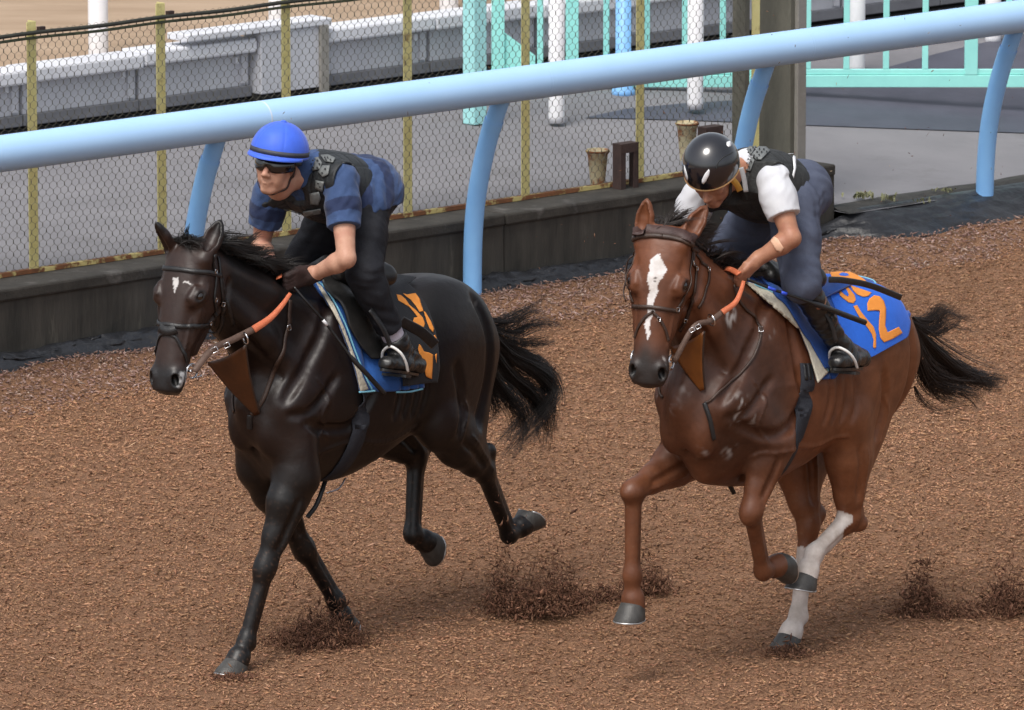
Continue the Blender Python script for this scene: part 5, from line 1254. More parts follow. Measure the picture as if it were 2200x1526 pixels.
hg = Grid(hP(-.03, 0, 0)-.14, hP(-.03, 0, 0)+.14, RRES); hg.ell(hP(-.018, 0, .025), (.092, .077, .092), hA, .01); hg.ell(hP(-.050, 0, -.03), (.055, .07, .05), hA, .02); hg.a = np.maximum(hg.a, ((hg.ax[0][:, None, None]-hP(.0, 0, 0)[0])*hA[0][0]+(hg.ax[1][None, :, None]-hP(.0, 0, 0)[1])*hA[0][1]+(hg.ax[2][None, None, :]-hP(.0, 0, 0)[2])*hA[0][2]).astype(np.float32)); gmesh(hg, FR2, 'hair', M_hair, R2.root)
def hang(R, px, lts, w, m, name):
    P = catmull([R.fr.L(u_, v_, l_) for (u_, v_), l_ in zip(px, lts)], 6); d = R.fr.ray([px[0]])[1][0]; Vt, Ft = strap(P, np.array([-d]*len(P)), w, .003); return obj(name, R.fr.W(Vt), Ft, m, R.root, True)
hang(R2, [(1573, 385), (1583, 397), (1590, 411)], [.085, .082, .07], .013, M_strapy, 'chin_strap')
hang(R2, [(1592, 360), (1598, 382), (1603, 413)], [.135, .14, .14], .010, M_strapg, 'collar_strap')
for y in (1, -1):
    P = catmull([hP(-.004, y*.080, -.02), hP(.008, y*.074, -.06), hP(.03, y*.05, -.105), hP(.05, 0, -.125)], 6); P = R2.g.snap(P, .003, 4); Vt, Ft = strap(P, R2.g.grad(P), .008, .003); obj('chin_strap', FR2.W(Vt), Ft, M_vest1, R2.root, True)
plates(R2, [S2([(1010, 405), (1130, 258), (1195, 290), (1125, 405)]), S2([(1135, 410), (1220, 297), (1330, 302), (1385, 350), (1262, 478), (1192, 475)]), S2([(988, 470), (1030, 424), (1120, 425), (1172, 482), (1115, 638), (1000, 610)])],
       [(u_, v_, 1.8) for u_, v_ in S2([(1240, 320), (1300, 325), (1340, 360), (1205, 365), (1270, 365), (1165, 412), (1235, 405), (1205, 445), (1150, 300), (1115, 335), (1085, 375), (1030, 470), (1085, 465), (1125, 500), (1065, 520), (1035, 578), (1095, 572)])])
decal(FR2, R2.vest, S2([(1718, 385), (1742, 440), (1745, 590), (1712, 735), (1695, 680), (1715, 600), (1700, 450)]), .003, M_whitetape, R2.root, 'white_tab', th=.003, step=8)
decal(FR2, R2.g, [(1655, 517), (1663, 508), (1671, 513), (1684, 533), (1678, 543), (1668, 539)], .0012, M_tape, R2.root, 'plaster', th=.001, step=5)
# ------------------------------------------------------------------ tack
M_leather = mat('dark_brown_leather', (.050, .026, .017), (.030, .016, .011), 30, .5, .2, 200, c3=(.11, .07, .05), s3=18, t3=(.6, .8))
M_blkleather = mat('black_leather', (.010, .010, .011), (.018, .018, .019), 25, .42, .2, 160)
M_bib1 = mat('brown_leather_bib', (.085, .030, .010), (.055, .019, .007), 10, .38, .1, 120, spec=.5)
M_bib2 = mat('tan_leather_bib', (.21, .072, .014), (.15, .048, .010), 10, .36, .1, 120, spec=.5)
M_rubber = mat('orange_rein_rubber', (.62, .17, .075), (.52, .13, .055), 25, .6, .3, 220, c3=(.62, .42, .34), s3=22, t3=(.66, .8))
M_rein = mat('brown_rein', (.125, .075, .055), (.085, .05, .037), 30, .6, .2, 200)
M_steel = mat('polished_steel', (.74, .74, .76), (.62, .62, .65), 30, .2, metal=1.0)
M_padblue = mat('blue_saddle_pad', (.012, .075, .33), (.010, .060, .27), 10, .75, .2, 200, sheen=.2)
M_padblue1 = mat('royal_blue_pad', (.020, .115, .42), (.016, .09, .34), 10, .75, .2, 200, sheen=.2)
M_quilt = mat('cream_quilt', (.62, .58, .48), (.52, .49, .40), 12, .85, .5, 60, c3=(.36, .33, .27), s3=25, t3=(.6, .8))
M_piping = mat('sky_blue_piping', (.22, .55, .72), (.18, .47, .64), 30, .7)
M_cloth1 = mat('black_number_cloth', (.012, .013, .016), (.019, .020, .024), 14, .8, .2, 150, sheen=.1)
M_cloth2 = mat('bright_blue_number_cloth', (.020, .16, .78), (.017, .135, .68), 14, .7, .15, 150, sheen=.1)
M_digit = mat('orange_digit', (.90, .33, .055), (.83, .29, .045), 20, .75, .1, 200)
M_girth = mat('navy_girth', (.012, .014, .022), (.02, .023, .032), 25, .8, .3, 160)
M_saddle = mat('worn_black_saddle', (.014, .014, .014), (.030, .029, .027), 8, .42, .2, 60, c3=(.15, .14, .125), s3=6, t3=(.60, .78))
M_stirrup = mat('pale_stirrup', (.80, .80, .78), (.70, .70, .69), 30, .3)
M_whip = mat('black_whip', (.010, .010, .011), (.016, .016, .017), 40, .35, .2, 300)

def shell_pt(H, fr, x, th, off, z0=-.42):
    D = np.array([0, math.sin(th), math.cos(th)]); O = np.array([x, 0, z0]); Ol = H.Ow+(O+D*.75)@H.T; Dl = -D@H.T; t = 0.
    for _ in range(200): t += float(np.clip((H.g.sample(Ol+Dl*t)-off)*.8, -.004, .03))
    return Ol+Dl*t
def belly_pt(H, x, th, off, z0=-.42):
    D = np.array([0, math.sin(th), math.cos(th)]); O = H.Ow+np.array([x, 0, z0])@H.T; Dl = D@H.T; t = .10
    for _ in range(300):
        d = float(H.g.sample(O+Dl*t))
        if d > off-.0005 or t > .46: break
        t += min(max(-d*.6, .0015), .02)
    return O+Dl*t
def tubes(fr, P, r, m, parent, name, n=6, seg=8, caps=True):
    P = catmull(P, n) if n else np.asarray(P); V, F = tube(P, r, seg, caps); return obj(name, fr.W(V), F, m, parent, True)
def ring(fr, c, n, r, rr, m, parent, name):
    n = unit(n); a = unit(np.cross(n, [.3, .2, 1])); b = np.cross(n, a); P = [c+a*r*math.cos(t)+b*r*math.sin(t) for t in np.linspace(0, 2*math.pi, 25)]
    V, F = tube(P, rr, 8, False); return obj(name, fr.W(V), F, m, parent, True)
def buckle(fr, c, n, t, s, m, parent):
    n = unit(n); t = unit(t-n*(t@n)); b = np.cross(n, t); P = [c+n*.004+t*x*s+b*y*s*.8 for x, y in ((-1, -1), (1, -1), (1, 1), (-1, 1), (-1, -1))]
    V, F = tube(P, .0018, 6, False); return obj('buckle', fr.W(V), F, m, parent, True)

def saddlery(H, fr, R, d, lab):
    pad, _ = shell(fr, H, d['pad_front'], d['pad_back'], .004, d['m_pad'], 'saddle_pad', th=.012, label=lab['pad'], cat='saddle pad', nth=80, nx=30)
    decal(fr, H.g, d['quilt'], .0175, M_quilt, pad, 'quilted_border', th=.006, step=5)
    if d.get('edge'): e_ = _[0:0] if _ is None else _.reshape(80, 30, 3)[26:54, -1]; tubes(fr, e_+np.array([0, 0, .008]), .007, M_piping, pad, 'binding', 0, 6)
    for px in d['piping']: 
        P, hit = fr.onto(H.g, np.array(px, float), .0225); tubes(fr, P[hit], .0042, M_piping, pad, 'piping', 6, 6)
    cl, _ = shell(fr, H, d['num_front'], d['num_back'], .018, d['m_cloth'], 'number_cloth', th=.004, label=lab['cloth'], cat='cloth', nth=80, nx=36)
    for k, po in enumerate(d['digits']):
        decal(fr, H.g, po, .0242, M_digit, cl, 'digit', th=.0005, step=4)
    for k, po in enumerate(d.get('counters', [])): decal(fr, H.g, po, .0252, d['m_cloth'], cl, 'digit_counter', th=.0004, step=4)
    # saddle: flaps, seat, pommel
    sd_ = thing('saddle', lab['saddle'], 'saddle', fr.W(shell_pt(H, fr, -.12, 0, .02)))
    fl, _ = shell(fr, H, d['flap_front'], d['flap_back'], .026, d.get('m_flap', M_saddle), 'flap', parent=sd_, th=.008, nth=70, nx=24)
    g = Grid(H.Ow+np.array([-.50, -.22, -.20]), H.Ow+np.array([.22, .22, .26]), .006); B = H.B
    for y in (-1, 1): g.chain([B(.02, y*.07, .0), B(-.12, y*.085, -.025), B(-.28, y*.10, -.015)], [.035, .04, .042], .03)
    g.chain([B(.03, 0, .045), B(-.05, 0, .02), B(-.16, 0, .005), B(-.27, 0, .02), B(-.31, 0, .035)], [.028, .030, .034, .036, .024], .05); g.ell(B(-.28, 0, .012), (.05, .10, .035), H.T, .04); g.ell(B(.01, 0, .025), (.03, .07, .04), H.T, .03)
    g.a = np.maximum(g.a, -(H.g.sample(np.stack(np.meshgrid(*g.ax, indexing='ij'), -1))-.012).astype(np.float32)*1.0)
    gmesh(g, fr, 'seat', M_saddle, sd_)
    # stirrup leather and iron
    tp, bt = fr.L(*d['leather'][0]), fr.L(*d['leather'][1]); P = catmull([tp, (tp+bt)/2+np.array([.0, .012, 0]), bt], 8); N_ = np.array([[0, 1., 0]]*len(P)); V, F = strap(P, N_, .013, .004); le = obj('stirrup_leather', fr.W(V), F, M_blkleather, sd_, True)
    bx_, wx = np.array([1., 0, 0]), np.array([0, 1., 0]); ft = unit(R.J['Ltoe']-R.J['Lheel']); sidev = unit(np.cross(ft, ZV)); so = (R.J['Ltoe']*.62+R.J['Lheel']*.38)+np.array([0, 0, -.004])
    up = unit(bt-so); P = [so+sidev*.055, so+sidev*.056+up*.05, so+sidev*.040+up*.10, so+up*.128, so-sidev*.040+up*.10, so-sidev*.056+up*.05, so-sidev*.055]
    P = catmull(P, 6); V, F = tube(P, .0062, 8); ir = obj('stirrup_iron', fr.W(V), F, d['m_iron'], sd_, True)
    V, F = box(so+np.array([0, 0, -.022]), (ft, sidev, np.cross(ft, sidev)), (.024, .058, .006)); obj('tread', fr.W(V), F, M_blkleather, ir)
    # loose end of the stirrup leather swinging back
    P = catmull([fr.L(*q) for q in d['loose']], 8); N_ = np.array([unit(fr.ray([[d['loose'][0][0], d['loose'][0][1]]])[1][0])*-1]*len(P)); V, F = strap(P-N_*.006, N_, d.get('loosew', .019), .016); lo_ = obj('loose_leather_end', fr.W(V), F, M_blkleather, sd_, True); bevel_obj(lo_, .005, 2)
    # girth
    gi = thing('girth', lab['girth'], 'girth', fr.W(belly_pt(H, d['girth'][0][0], math.pi, .01)))
    xs = d['girth']; P = []
    ths = np.concatenate([np.linspace(d['gth'], math.pi, 26)])
    Ph = np.array([belly_pt(H, np.interp(th, [d['gth'], math.pi], [xs[0][0], xs[1][0]]), th, .004) for th in ths]); Ph[1:-1] = .25*Ph[:-2]+.5*Ph[1:-1]+.25*Ph[2:]
    Q = Ph.copy()[::-1][1:]; q = (Q-H.Ow)@H.T.T; q[:, 1] *= -1; Q = H.Ow+q@H.T; P = np.vstack([Ph, Q]); N_ = H.g.grad(P); V, F = strap(P, N_, .042, .005); o_ = obj('band', fr.W(V), F, M_girth, gi, True)
    for s_ in (-.014, .014): V, F = strap(Ph[:5]+H.T[0]*s_, N_[:5], .009, .0075); obj('girth_strap', fr.W(V), F, M_blkleather, gi, True)
    return pad, cl, sd_
Q1 = lambda p: pz(p, 3.51, 840, 590); Q2 = lambda p: pz(p, 3.805, 1760, 550); C1 = lambda p: pz(p, 4.769, 700, 540)        # enlarged detail of the dark horse's saddle
D1 = dict(pad_front=[(655, 590), (668, 604), (697, 642), (728, 700), (748, 750), (763, 800), (772, 842)], pad_back=[(840, 588), (862, 640), (880, 700), (900, 770), (908, 836)], m_pad=M_padblue1,
    quilt=[(676, 606), (690, 616), (716, 655), (738, 705), (757, 757), (779, 812), (790, 836), (774, 842), (765, 800), (749, 748), (729, 697), (702, 648)],
    piping=[[(682, 604), (698, 618), (722, 655), (745, 704), (764, 757), (788, 815), (800, 838)], [(772, 843), (790, 842), (806, 840)], [(852, 843), (880, 842), (908, 836)]],
    num_front=[(800, 585), (830, 640), (850, 720), (862, 800), (865, 830)], num_back=[(848, 590), (876, 610), (905, 640), (926, 682), (940, 735), (944, 790), (938, 828)], m_cloth=M_cloth1,
    digits=[Q1([(42, 150), (75, 155), (110, 185), (140, 230), (190, 270), (240, 325), (257, 370), (245, 408), (215, 405), (185, 380), (165, 350), (175, 325), (195, 335), (205, 345), (200, 320), (170, 280), (140, 245), (110, 205), (80, 185), (55, 195)]),
            Q1([(90, 142), (120, 150), (185, 140), (218, 185), (190, 190), (235, 245), (245, 275), (215, 283), (190, 240), (150, 190), (115, 165)]), Q1([(245, 277), (260, 283), (300, 350), (325, 410), (318, 437), (290, 405), (272, 360), (282, 350), (285, 330)]),
            Q1([(212, 525), (225, 535), (250, 580), (290, 590), (318, 605), (315, 700), (308, 790), (265, 770), (272, 655), (235, 640), (212, 595), (205, 560)]), Q1([(315, 465), (330, 455), (345, 480), (345, 520), (330, 495)]), Q1([(332, 605), (347, 595), (342, 670)])],
    flap_front=[(690, 600), (715, 640), (748, 700), (775, 745), (798, 772)], flap_back=[(800, 590), (830, 650), (838, 700), (832, 750), (815, 778)],
    leather=[(795, 665, .29), (838, 742, .325)], m_iron=M_stirrup, loose=[(862, 690, .28), (880, 700, .28), (908, 716, .285), (936, 742, .29)], loosew=.024, girth=[(-.02,), (.02,)], gth=1.40)
pad1, cl1, sad1 = saddlery(H1, FR1, R1, D1, dict(pad='royal blue saddle pad with cream quilted front edge on the dark horse', cloth='black number cloth with orange digits on the dark horse', saddle='worn black exercise saddle on the dark horse', girth='dark girth band round the belly of the dark horse'))
C2 = lambda p: pz(p, 3.318, 1560, 540)
D2 = dict(pad_front=[(1595, 600), (1605, 607), (1655, 636), (1690, 672), (1718, 710), (1738, 760), (1750, 800), (1754, 824)], pad_back=[(1800, 562), (1845, 580), (1880, 610), (1860, 660), (1820, 740), (1805, 790), (1790, 815)], m_pad=M_padblue,
    quilt=[(1602, 606), (1620, 612), (1664, 632), (1703, 670), (1735, 717), (1757, 762), (1778, 800), (1756, 823), (1748, 795), (1737, 757), (1716, 706), (1690, 672), (1655, 639)],
    piping=[[(1620, 610), (1666, 631), (1706, 669), (1738, 716), (1760, 762), (1780, 798)]],
    num_front=[(1735, 566), (1770, 620), (1800, 690), (1830, 760), (1852, 776)], num_back=[(1770, 566), (1810, 578), (1862, 606), (1936, 649), (1956, 672), (1955, 700), (1950, 724), (1910, 746), (1866, 770)], m_cloth=M_cloth2,
    digits=[Q2([(90, 140), (110, 118), (160, 105), (230, 120), (300, 150), (360, 185), (390, 210), (400, 225), (340, 215), (270, 190), (200, 180), (120, 182), (100, 170)]), Q2([(130, 235), (190, 225), (215, 240), (250, 270), (290, 320), (300, 360), (280, 388), (240, 380), (200, 350), (170, 325), (165, 300), (160, 265)]),
            Q2([(255, 240), (300, 255), (360, 275), (430, 300), (400, 330), (360, 335), (310, 315), (275, 280)]), Q2([(280, 410), (310, 402), (345, 460), (400, 530), (445, 580), (465, 640), (465, 750), (450, 758), (440, 740), (445, 690), (430, 640), (390, 580), (340, 520), (305, 460)]),
            Q2([(395, 450), (392, 390), (410, 350), (450, 322), (495, 330), (530, 370), (547, 430), (545, 510), (540, 570), (560, 625), (650, 580), (682, 630), (600, 680), (530, 708), (500, 670), (487, 600), (490, 520), (497, 450), (490, 400), (470, 375), (450, 390), (445, 420), (458, 445)])],
    counters=[Q2([(160, 148), (190, 135), (230, 142), (245, 158), (215, 165), (175, 160)]), Q2([(170, 255), (195, 248), (225, 280), (243, 315), (235, 332), (205, 315), (180, 290)])],
    edge=[(1772, 563), (1800, 563), (1832, 574), (1856, 590), (1876, 606)],
    flap_front=[(1640, 606), (1668, 640), (1705, 682), (1740, 735), (1765, 780), (1775, 798)], flap_back=[(1730, 600), (1770, 640), (1784, 690), (1788, 740), (1780, 792)], m_flap=M_padblue,
    leather=[(1762, 650, .29), (1796, 735, .33)], m_iron=M_stirrup, loose=[(1780, 601, .26), (1815, 603, .265), (1870, 614, .27), (1937, 640, .275)], loosew=.014, girth=[(-.06,), (-.03,)], gth=1.28)
pad2, cl2, sad2 = saddlery(H2, FR2, R2, D2, dict(pad='blue saddle pad with cream quilted front edge on the bay horse', cloth='bright blue number cloth with orange digits on the bay horse', saddle='saddle with blue flaps on the bay horse', girth='dark girth band round the belly of the bay horse'))
# ------------------------------------------------------------------ bridles, reins, martingales, whips
def facestrap(H, fr, px, w, th, m, parent, name, off=.002, both=True):
    P, hit = fr.onto(H.g, np.asarray(px, float), off); P = P[hit]; b = H.A[1]
    if both:
        y = (P-H.O)@b; P = P[y > -.004]
        if len(P) < 2: return None
        P = P[np.argsort(-((P-H.O)@b))] if both == 'sort' else P
        Q = P-2*((P-H.O)@b)[:, None]*b[None]; Q = Q[::-1]; P = np.vstack([P, Q]) if (P[0]-H.O)@b > (P[-1]-H.O)@b else np.vstack([Q, P])
    if len(P) < 2: return None
    P = catmull(P, 6); P = H.g.snap(P, off, 4); V, F = strap(P, H.g.grad(P), w, th); o_ = obj(name, fr.W(V), F, m, parent, True)
    return P
def mirrorb(H, P): P = np.asarray(P); return P-2*((P-H.O)@H.A[1])[..., None]*H.A[1]
def bridle(H, fr, d, label):
    b = thing('bridle', label, 'bridle', fr.W(H.Hd(.5, 0, 0)))
    for nm, px, w, th, both in d['straps']:
        P = facestrap(H, fr, px, w, th, d['m'], b, nm, both=both)
        if P is not None and not both:
            Q = mirrorb(H, P); V, F = strap(Q[::-1], H.g.grad(Q[::-1]), w, th); obj(nm, fr.W(V), F, d['m'], b, True)
    for u, v, s_ in d['buckles']:
        P, hit = fr.onto(H.g, np.array([[u, v]], float), .006)
        if hit[0]: buckle(fr, P[0], H.g.grad(P)[0], H.A[0], s_, M_steel, b)
    bit = H.Hd(.505, .066, -.052); H.bit = bit; H.bitR = mirrorb(H, bit)
    for q in (H.bit, H.bitR): ring(fr, q, H.A[1]+H.A[2]*.2, .030, .0045, M_steel, b, 'bit_ring')
    tubes(fr, [H.bit, (H.bit+H.bitR)/2+H.A[0]*.004-H.A[2]*.0, H.bitR], .006, M_steel, b, 'mouthpiece')
    for pts in d.get('wires', []): tubes(fr, [fr.L(*q) for q in pts], .0032, M_steel, b, 'bit_cheek', 6, 6)
    return b
def reins(H, fr, R, d, label):
    r = thing('reins', label, 'reins', fr.W(H.bit)); dv = unit(fr.ray([d['leather'][1][:2]])[1][0])
    P = catmull([H.bit+H.A[1]*.01 if q is None else fr.L(*q) for q in d['leather']], 8); nn = np.array([-dv]*len(P)); V, F = strap(P, nn, d.get('lw', .0125), .006); obj('rein_leather', fr.W(V), F, M_rein, r, True)
    Q = mirrorb(H, P); Q2 = catmull([H.bitR, (H.bitR*.4+R.J['Rhand']*.6)+np.array([0, -.03, 0]), R.J['Rhand']], 10); V, F = strap(Q2, np.array([[0, -1., 0.2]]*len(Q2)), .012, .005); obj('rein_leather', fr.W(V), F, M_rein, r, True)
    P = catmull([fr.L(*q) for q in d['rubber']], 8); w = np.linspace(d.get('rw', .015), .008, len(P)); V, F = strap(P+nn[0]*.002, np.array([-dv]*len(P)), w, .008); obj('rubber_grip', fr.W(V), F, M_rubber, r, True)
    P = catmull([R.J['Lhand']+np.array(d['bridge'][0]), (R.J['Lhand']+R.J['Rhand'])/2+np.array([.03, 0, .012]), R.J['Rhand']+np.array(d['bridge'][1])], 8); V, F = strap(P, np.array([[.6, 0, .8]]*len(P)), .013, .006); obj('rein_bridge', fr.W(V), F, M_rubber, r, True)
    for q in d['buckles']: buckle(fr, fr.L(*q[:3]), -dv, unit(fr.L(*d['leather'][-1])-fr.L(*d['leather'][1])), q[3], M_steel, r)
    c = fr.L(*d['ring']); ring(fr, c, unit(fr.L(*d['leather'][-1])-fr.L(*d['leather'][1]))+np.array([0, .3, 0]), .024, .0035, M_steel, r, 'rein_ring')
    return c
def martingale(H, fr, d, ringp, m, label):
    mt = thing('martingale', label, 'martingale', fr.W(H.B(.45, 0, -.6)))
    A_, B_ = [fr.L(*q) for q in d['bib'][:2]]; C_ = fr.onto(H.g, np.array([d['bib'][2][:2]], float), .012)[0][0]; n = 14; V = []; 
    for i in range(n+1):
        s_ = i/n
        for j in range(9):
            q = j/8; top = A_*(1-q)+B_*q; top = top+np.array([0, 0, -.012*math.sin(q*math.pi)]); bot = C_+(B_-A_)*(q-.5)*.10; p = top*(1-s_)+bot*s_; V.append(p+np.array([.012*math.sin(s_*math.pi), 0, 0]))
    F = [[i*9+j, i*9+j+1, (i+1)*9+j+1, (i+1)*9+j] for i in range(n) for j in range(8)]
    o_ = obj('bib', fr.W(V), F, m, mt, True); o_.modifiers.new('t', 'SOLIDIFY').thickness = .005
    for j in (0, 8): tubes(fr, [V[i*9+j] for i in range(0, n+1, 2)], .0055, M_leather, mt, 'bib_edge', 4, 6)
    for px, w in d['straps']:
        P, hit = fr.onto(H.g, np.array(px, float), .003); P = catmull(P[hit], 6); P = H.g.snap(P, .003, 3); V, F = strap(P, H.g.grad(P), w, .005); obj('neck_strap', fr.W(V), F, M_leather, mt, True)
        q = (P-H.Ow)@H.T.T; q[:, 1] *= -1; Q = H.g.snap(H.Ow+q@H.T, .003, 3)[::-1]
        if d.get('both', True): V, F = strap(Q, H.g.grad(Q), w, .005); obj('neck_strap', fr.W(V), F, M_leather, mt, True)
    for px, w in d.get('centre', []):
        P, hit = fr.onto(H.g, np.array(px, float), .004); 
        if hit.sum() > 1: P = catmull(P[hit], 6); V, F = strap(P, H.g.grad(P), w, .005); obj('centre_strap', fr.W(V), F, M_blkleather, mt, True)
    for pts, w in d.get('free', []):
        P = catmull([fr.L(*q) for q in pts], 6); V, F = strap(P, np.array([-unit(fr.ray([pts[0][:2]])[1][0])]*len(P)), w, .005); obj('hanging_strap', fr.W(V), F, M_blkleather, mt, True)
    for px in d.get('buckles', []):
        P, hit = fr.onto(H.g, np.array([px[:2]], float), .009)
        if hit[0]: buckle(fr, P[0], H.g.grad(P)[0], np.array([.2, 0, 1]), .011, M_steel, mt)
    for q in d.get('metal', []): tubes(fr, [fr.L(*p) for p in q], .004, M_steel, mt, 'clip', 5, 6)
    return mt
K1 = lambda p: pz(p, 3.39, 300, 450); K2 = lambda p: pz(p, 3.39, 1320, 400)
bridle(H1, FR1, dict(m=M_blkleather, bit=(421, 767, .085), straps=[
    ('browband', K1([(600, 488), (530, 466), (400, 452), (300, 438), (262, 430)]), .0105, .005, True), ('noseband', K1([(510, 845), (400, 852), (330, 855), (265, 850), (215, 842)]), .0105, .006, True),
    ('nose_pad', K1([(265, 870), (245, 880), (215, 885)]), .020, .010, True), ('flash_strap', K1([(375, 1220), (345, 1110), (300, 1000), (262, 935), (215, 912)]), .007, .004, True),
    ('cheekpiece', K1([(548, 330), (556, 470), (556, 560), (548, 660), (545, 760), (535, 850)]), .0075, .005, False), ('cheekpiece', K1([(572, 345), (592, 500), (608, 640), (608, 760), (600, 830), (545, 920), (470, 1020)]), .008, .005, False),
    ('throatlatch', K1([(600, 500), (625, 610), (655, 730), (685, 850)]), .007, .004, False)],
    buckles=[(u, v, .008) for u, v in K1([(556, 660), (610, 690), (496, 960), (552, 455), (515, 830)])],
    wires=[[(408, 785, .085), (428, 794, .09), (432, 808, .09), (412, 812, .085)]]), 'black bridle with padded noseband on the dark horse')
c = reins(H1, FR1, R1, dict(leather=[None, (455, 752, .105), (500, 730, .12), (552, 704, .135)], rubber=[(545, 708, .133), (580, 684, .142), (606, 656, .145), (624, 630, .14)], lw=.0145, rw=.0165, bridge=[(.06, .0, .01), (.05, .02, .0)], buckles=[(461, 752, .115, .013), (487, 742, .125, .012)], ring=(527, 727, .14)), 'brown reins with orange rubber grips on the dark horse')
martingale(H1, FR1, dict(bib=[(447, 778, -.07), (527, 741, .13), (553, 890, .0)], straps=[(K1([(1095, 660), (1090, 760), (1083, 860), (1055, 1000), (1010, 1110), (960, 1230), (905, 1370), (850, 1460), (810, 1495)]), .010)], buckles=K1([(1085, 862)]),
    centre=[(K1([(805, 1500), (800, 1530), (800, 1560), (802, 1600)]), .012)], free=[([(700, 1030, .02), (690, 1060, .03), (678, 1088, .03), (660, 1112, .03)], .010)], metal=[[(742, 1028, .02), (728, 1050, .03), (702, 1060, .03)]]), c, M_bib1, 'brown leather bib martingale on the chest of the dark horse')
bridle(H2, FR2, dict(m=M_leather, bit=(1452, 720, .13), straps=[
    ('browband', K2([(605, 470), (560, 425), (500, 395), (420, 375), (340, 365), (270, 370)]), .011, .008, True), ('noseband', K2([(470, 912), (400, 902), (330, 890), (265, 880), (225, 872)]), .0085, .005, True),
    ('grackle_strap', K2([(395, 1130), (375, 1060), (330, 970), (280, 920), (235, 885)]), .006, .004, True), ('cheekpiece', K2([(580, 400), (577, 480), (575, 560), (600, 610), (585, 760), (560, 860), (520, 980), (475, 1060)]), .0075, .005, False),
    ('cheekpiece', K2([(570, 480), (552, 620), (548, 740), (500, 830), (468, 885)]), .0055, .004, False), ('throatlatch', K2([(600, 500), (640, 560), (688, 610), (680, 720), (650, 820), (610, 890)]), .006, .004, False)],
    buckles=[(u, v, .008) for u, v in K2([(573, 560), (598, 600), (460, 900), (322, 970), (520, 980), (685, 605)])], wires=[]), 'dark brown bridle with crossed noseband on the bay horse')
facestrap(H2, FR2, K2([(585, 400), (540, 372), (480, 350), (410, 338), (345, 330), (300, 325)]), .026, .006, mat('brown_brow_pad', (.055, .026, .022), (.038, .018, .016), 20, .6, .2, 150), bpy.data.objects['bridle.001'], 'brow_pad')
c = reins(H2, FR2, R2, dict(leather=[None, (1490, 704, .14), (1525, 690, .15), (1556, 668, .155)], rubber=[(1552, 671, .156), (1578, 652, .165), (1590, 630, .165), (1598, 604, .155)], lw=.012, rw=.013, bridge=[(.05, .0, .0), (.05, .02, .0)], buckles=[(1487, 709, .15, .010), (1500, 702, .155, .010)], ring=(1528, 688, .155)), 'brown reins with orange rubber grips on the bay horse')
martingale(H2, FR2, dict(bib=[(1440, 745, -.05), (1513, 712, .13), (1510, 838, .02)], straps=[(K2([(850, 610), (870, 720), (895, 810), (960, 900), (1030, 960), (1068, 1040), (1055, 1140), (1010, 1250), (930, 1350), (840, 1430), (760, 1500), (700, 1560), (655, 1580)]), .0055)], buckles=K2([(1068, 1045)]),
    centre=[([(1513, 866), (1520, 885), (1526, 905), (1530, 925), (1534, 945)], .0095)], free=[([(1533, 940, .0), (1541, 975, .0), (1556, 1020, .0), (1578, 1062, .0)], .0095)]), c, M_bib2, 'tan leather bib martingale on the chest of the bay horse')
def whip(fr, pts, r, label, marks):
    w = thing('riding_whip', label, 'whip', fr.W(fr.L(*pts[0]))); P = catmull([fr.L(*q) for q in pts], 10); V, F = tube(P, np.interp(np.linspace(0, 1, len(P)), *r), 10); obj('shaft', fr.W(V), F, M_whip, w, True)
    for a, b_, m in marks: i, j = int(a*(len(P)-1)), max(int(b_*(len(P)-1)), int(a*(len(P)-1))+1); V, F = tube(P[i:j+1], np.interp(np.linspace(a, b_, j+1-i), *r)+.0012, 10); obj('band', fr.W(V), F, m, w, True)
whip(FR1, [(632, 617, .115), (660, 650, .16), (703, 699, .20), (755, 768, .265), (790, 806, .30), (826, 846, .315)], ([0, .5, .58, .62, 1], [.0055, .0058, .0065, .0105, .0105]), 'thin black whip held against the dark horse\'s shoulder', [(.36, .40, M_whitetape)])
whip(FR2, [(1606, 600, .16), (1660, 622, .22), (1720, 642, .28), (1780, 664, .33), (1858, 693, .36)], ([0, .45, .6, .66, 1], [.0065, .0065, .008, .0125, .0125]), 'black whip with blue band held by the rider in white shirt', [(.22, .28, mat('blue_tape', (.03, .08, .62), None, 5, .4)), (.34, .38, mat('blue_tape2', (.03, .08, .62), None, 5, .4))])

# ------------------------------------------------------------------ manes and tails
M_mane = mat('black_hair', (.008, .007, .0065), (.016, .013, .012), 90, .38, spec=.45)
M_mane2 = mat('dark_brown_hair', (.014, .009, .007), (.024, .015, .012), 90, .38, spec=.45)
def hair_mesh(curves, r0, fr, name, m, parent, seg=3):
    VV, FF, nb = [], [], 0
    for P, r in curves:
        P = np.asarray(P); n = len(P); T = np.gradient(P, axis=0); T /= np.linalg.norm(T, axis=1)[:, None]+1e-9; A = np.cross(T, [.31, .52, .79]); A /= np.linalg.norm(A, axis=1)[:, None]+1e-9; B_ = np.cross(T, A); tt = np.linspace(0, 1, n); rr = r*(1-tt**2.2*.92)
        VV.append(np.stack([P+rr[:, None]*(math.cos(a)*A+math.sin(a)*B_) for a in (0, 2.094, 4.189)], 1).reshape(-1, 3))
        a = (np.arange(n-1)*3)[:, None]; FF.append(np.concatenate([np.concatenate([a+k, a+(k+1) % 3, a+3+(k+1) % 3, a+3+k], 1) for k in range(3)])+nb); nb += n*3
    o_ = obj(name, fr.W(np.concatenate(VV)), np.concatenate(FF), m, parent, True); return o_
def crest(H, x, y=0.0):
    z = np.full(len(x), 2.3)
    P = np.stack([x, np.full(len(x), y) if np.isscalar(y) else y, z], 1)
    for _ in range(160): P[:, 2] -= np.clip(H.g.sample(P)*.7, .0005, .02)*(H.g.sample(P) > .001)
    return P
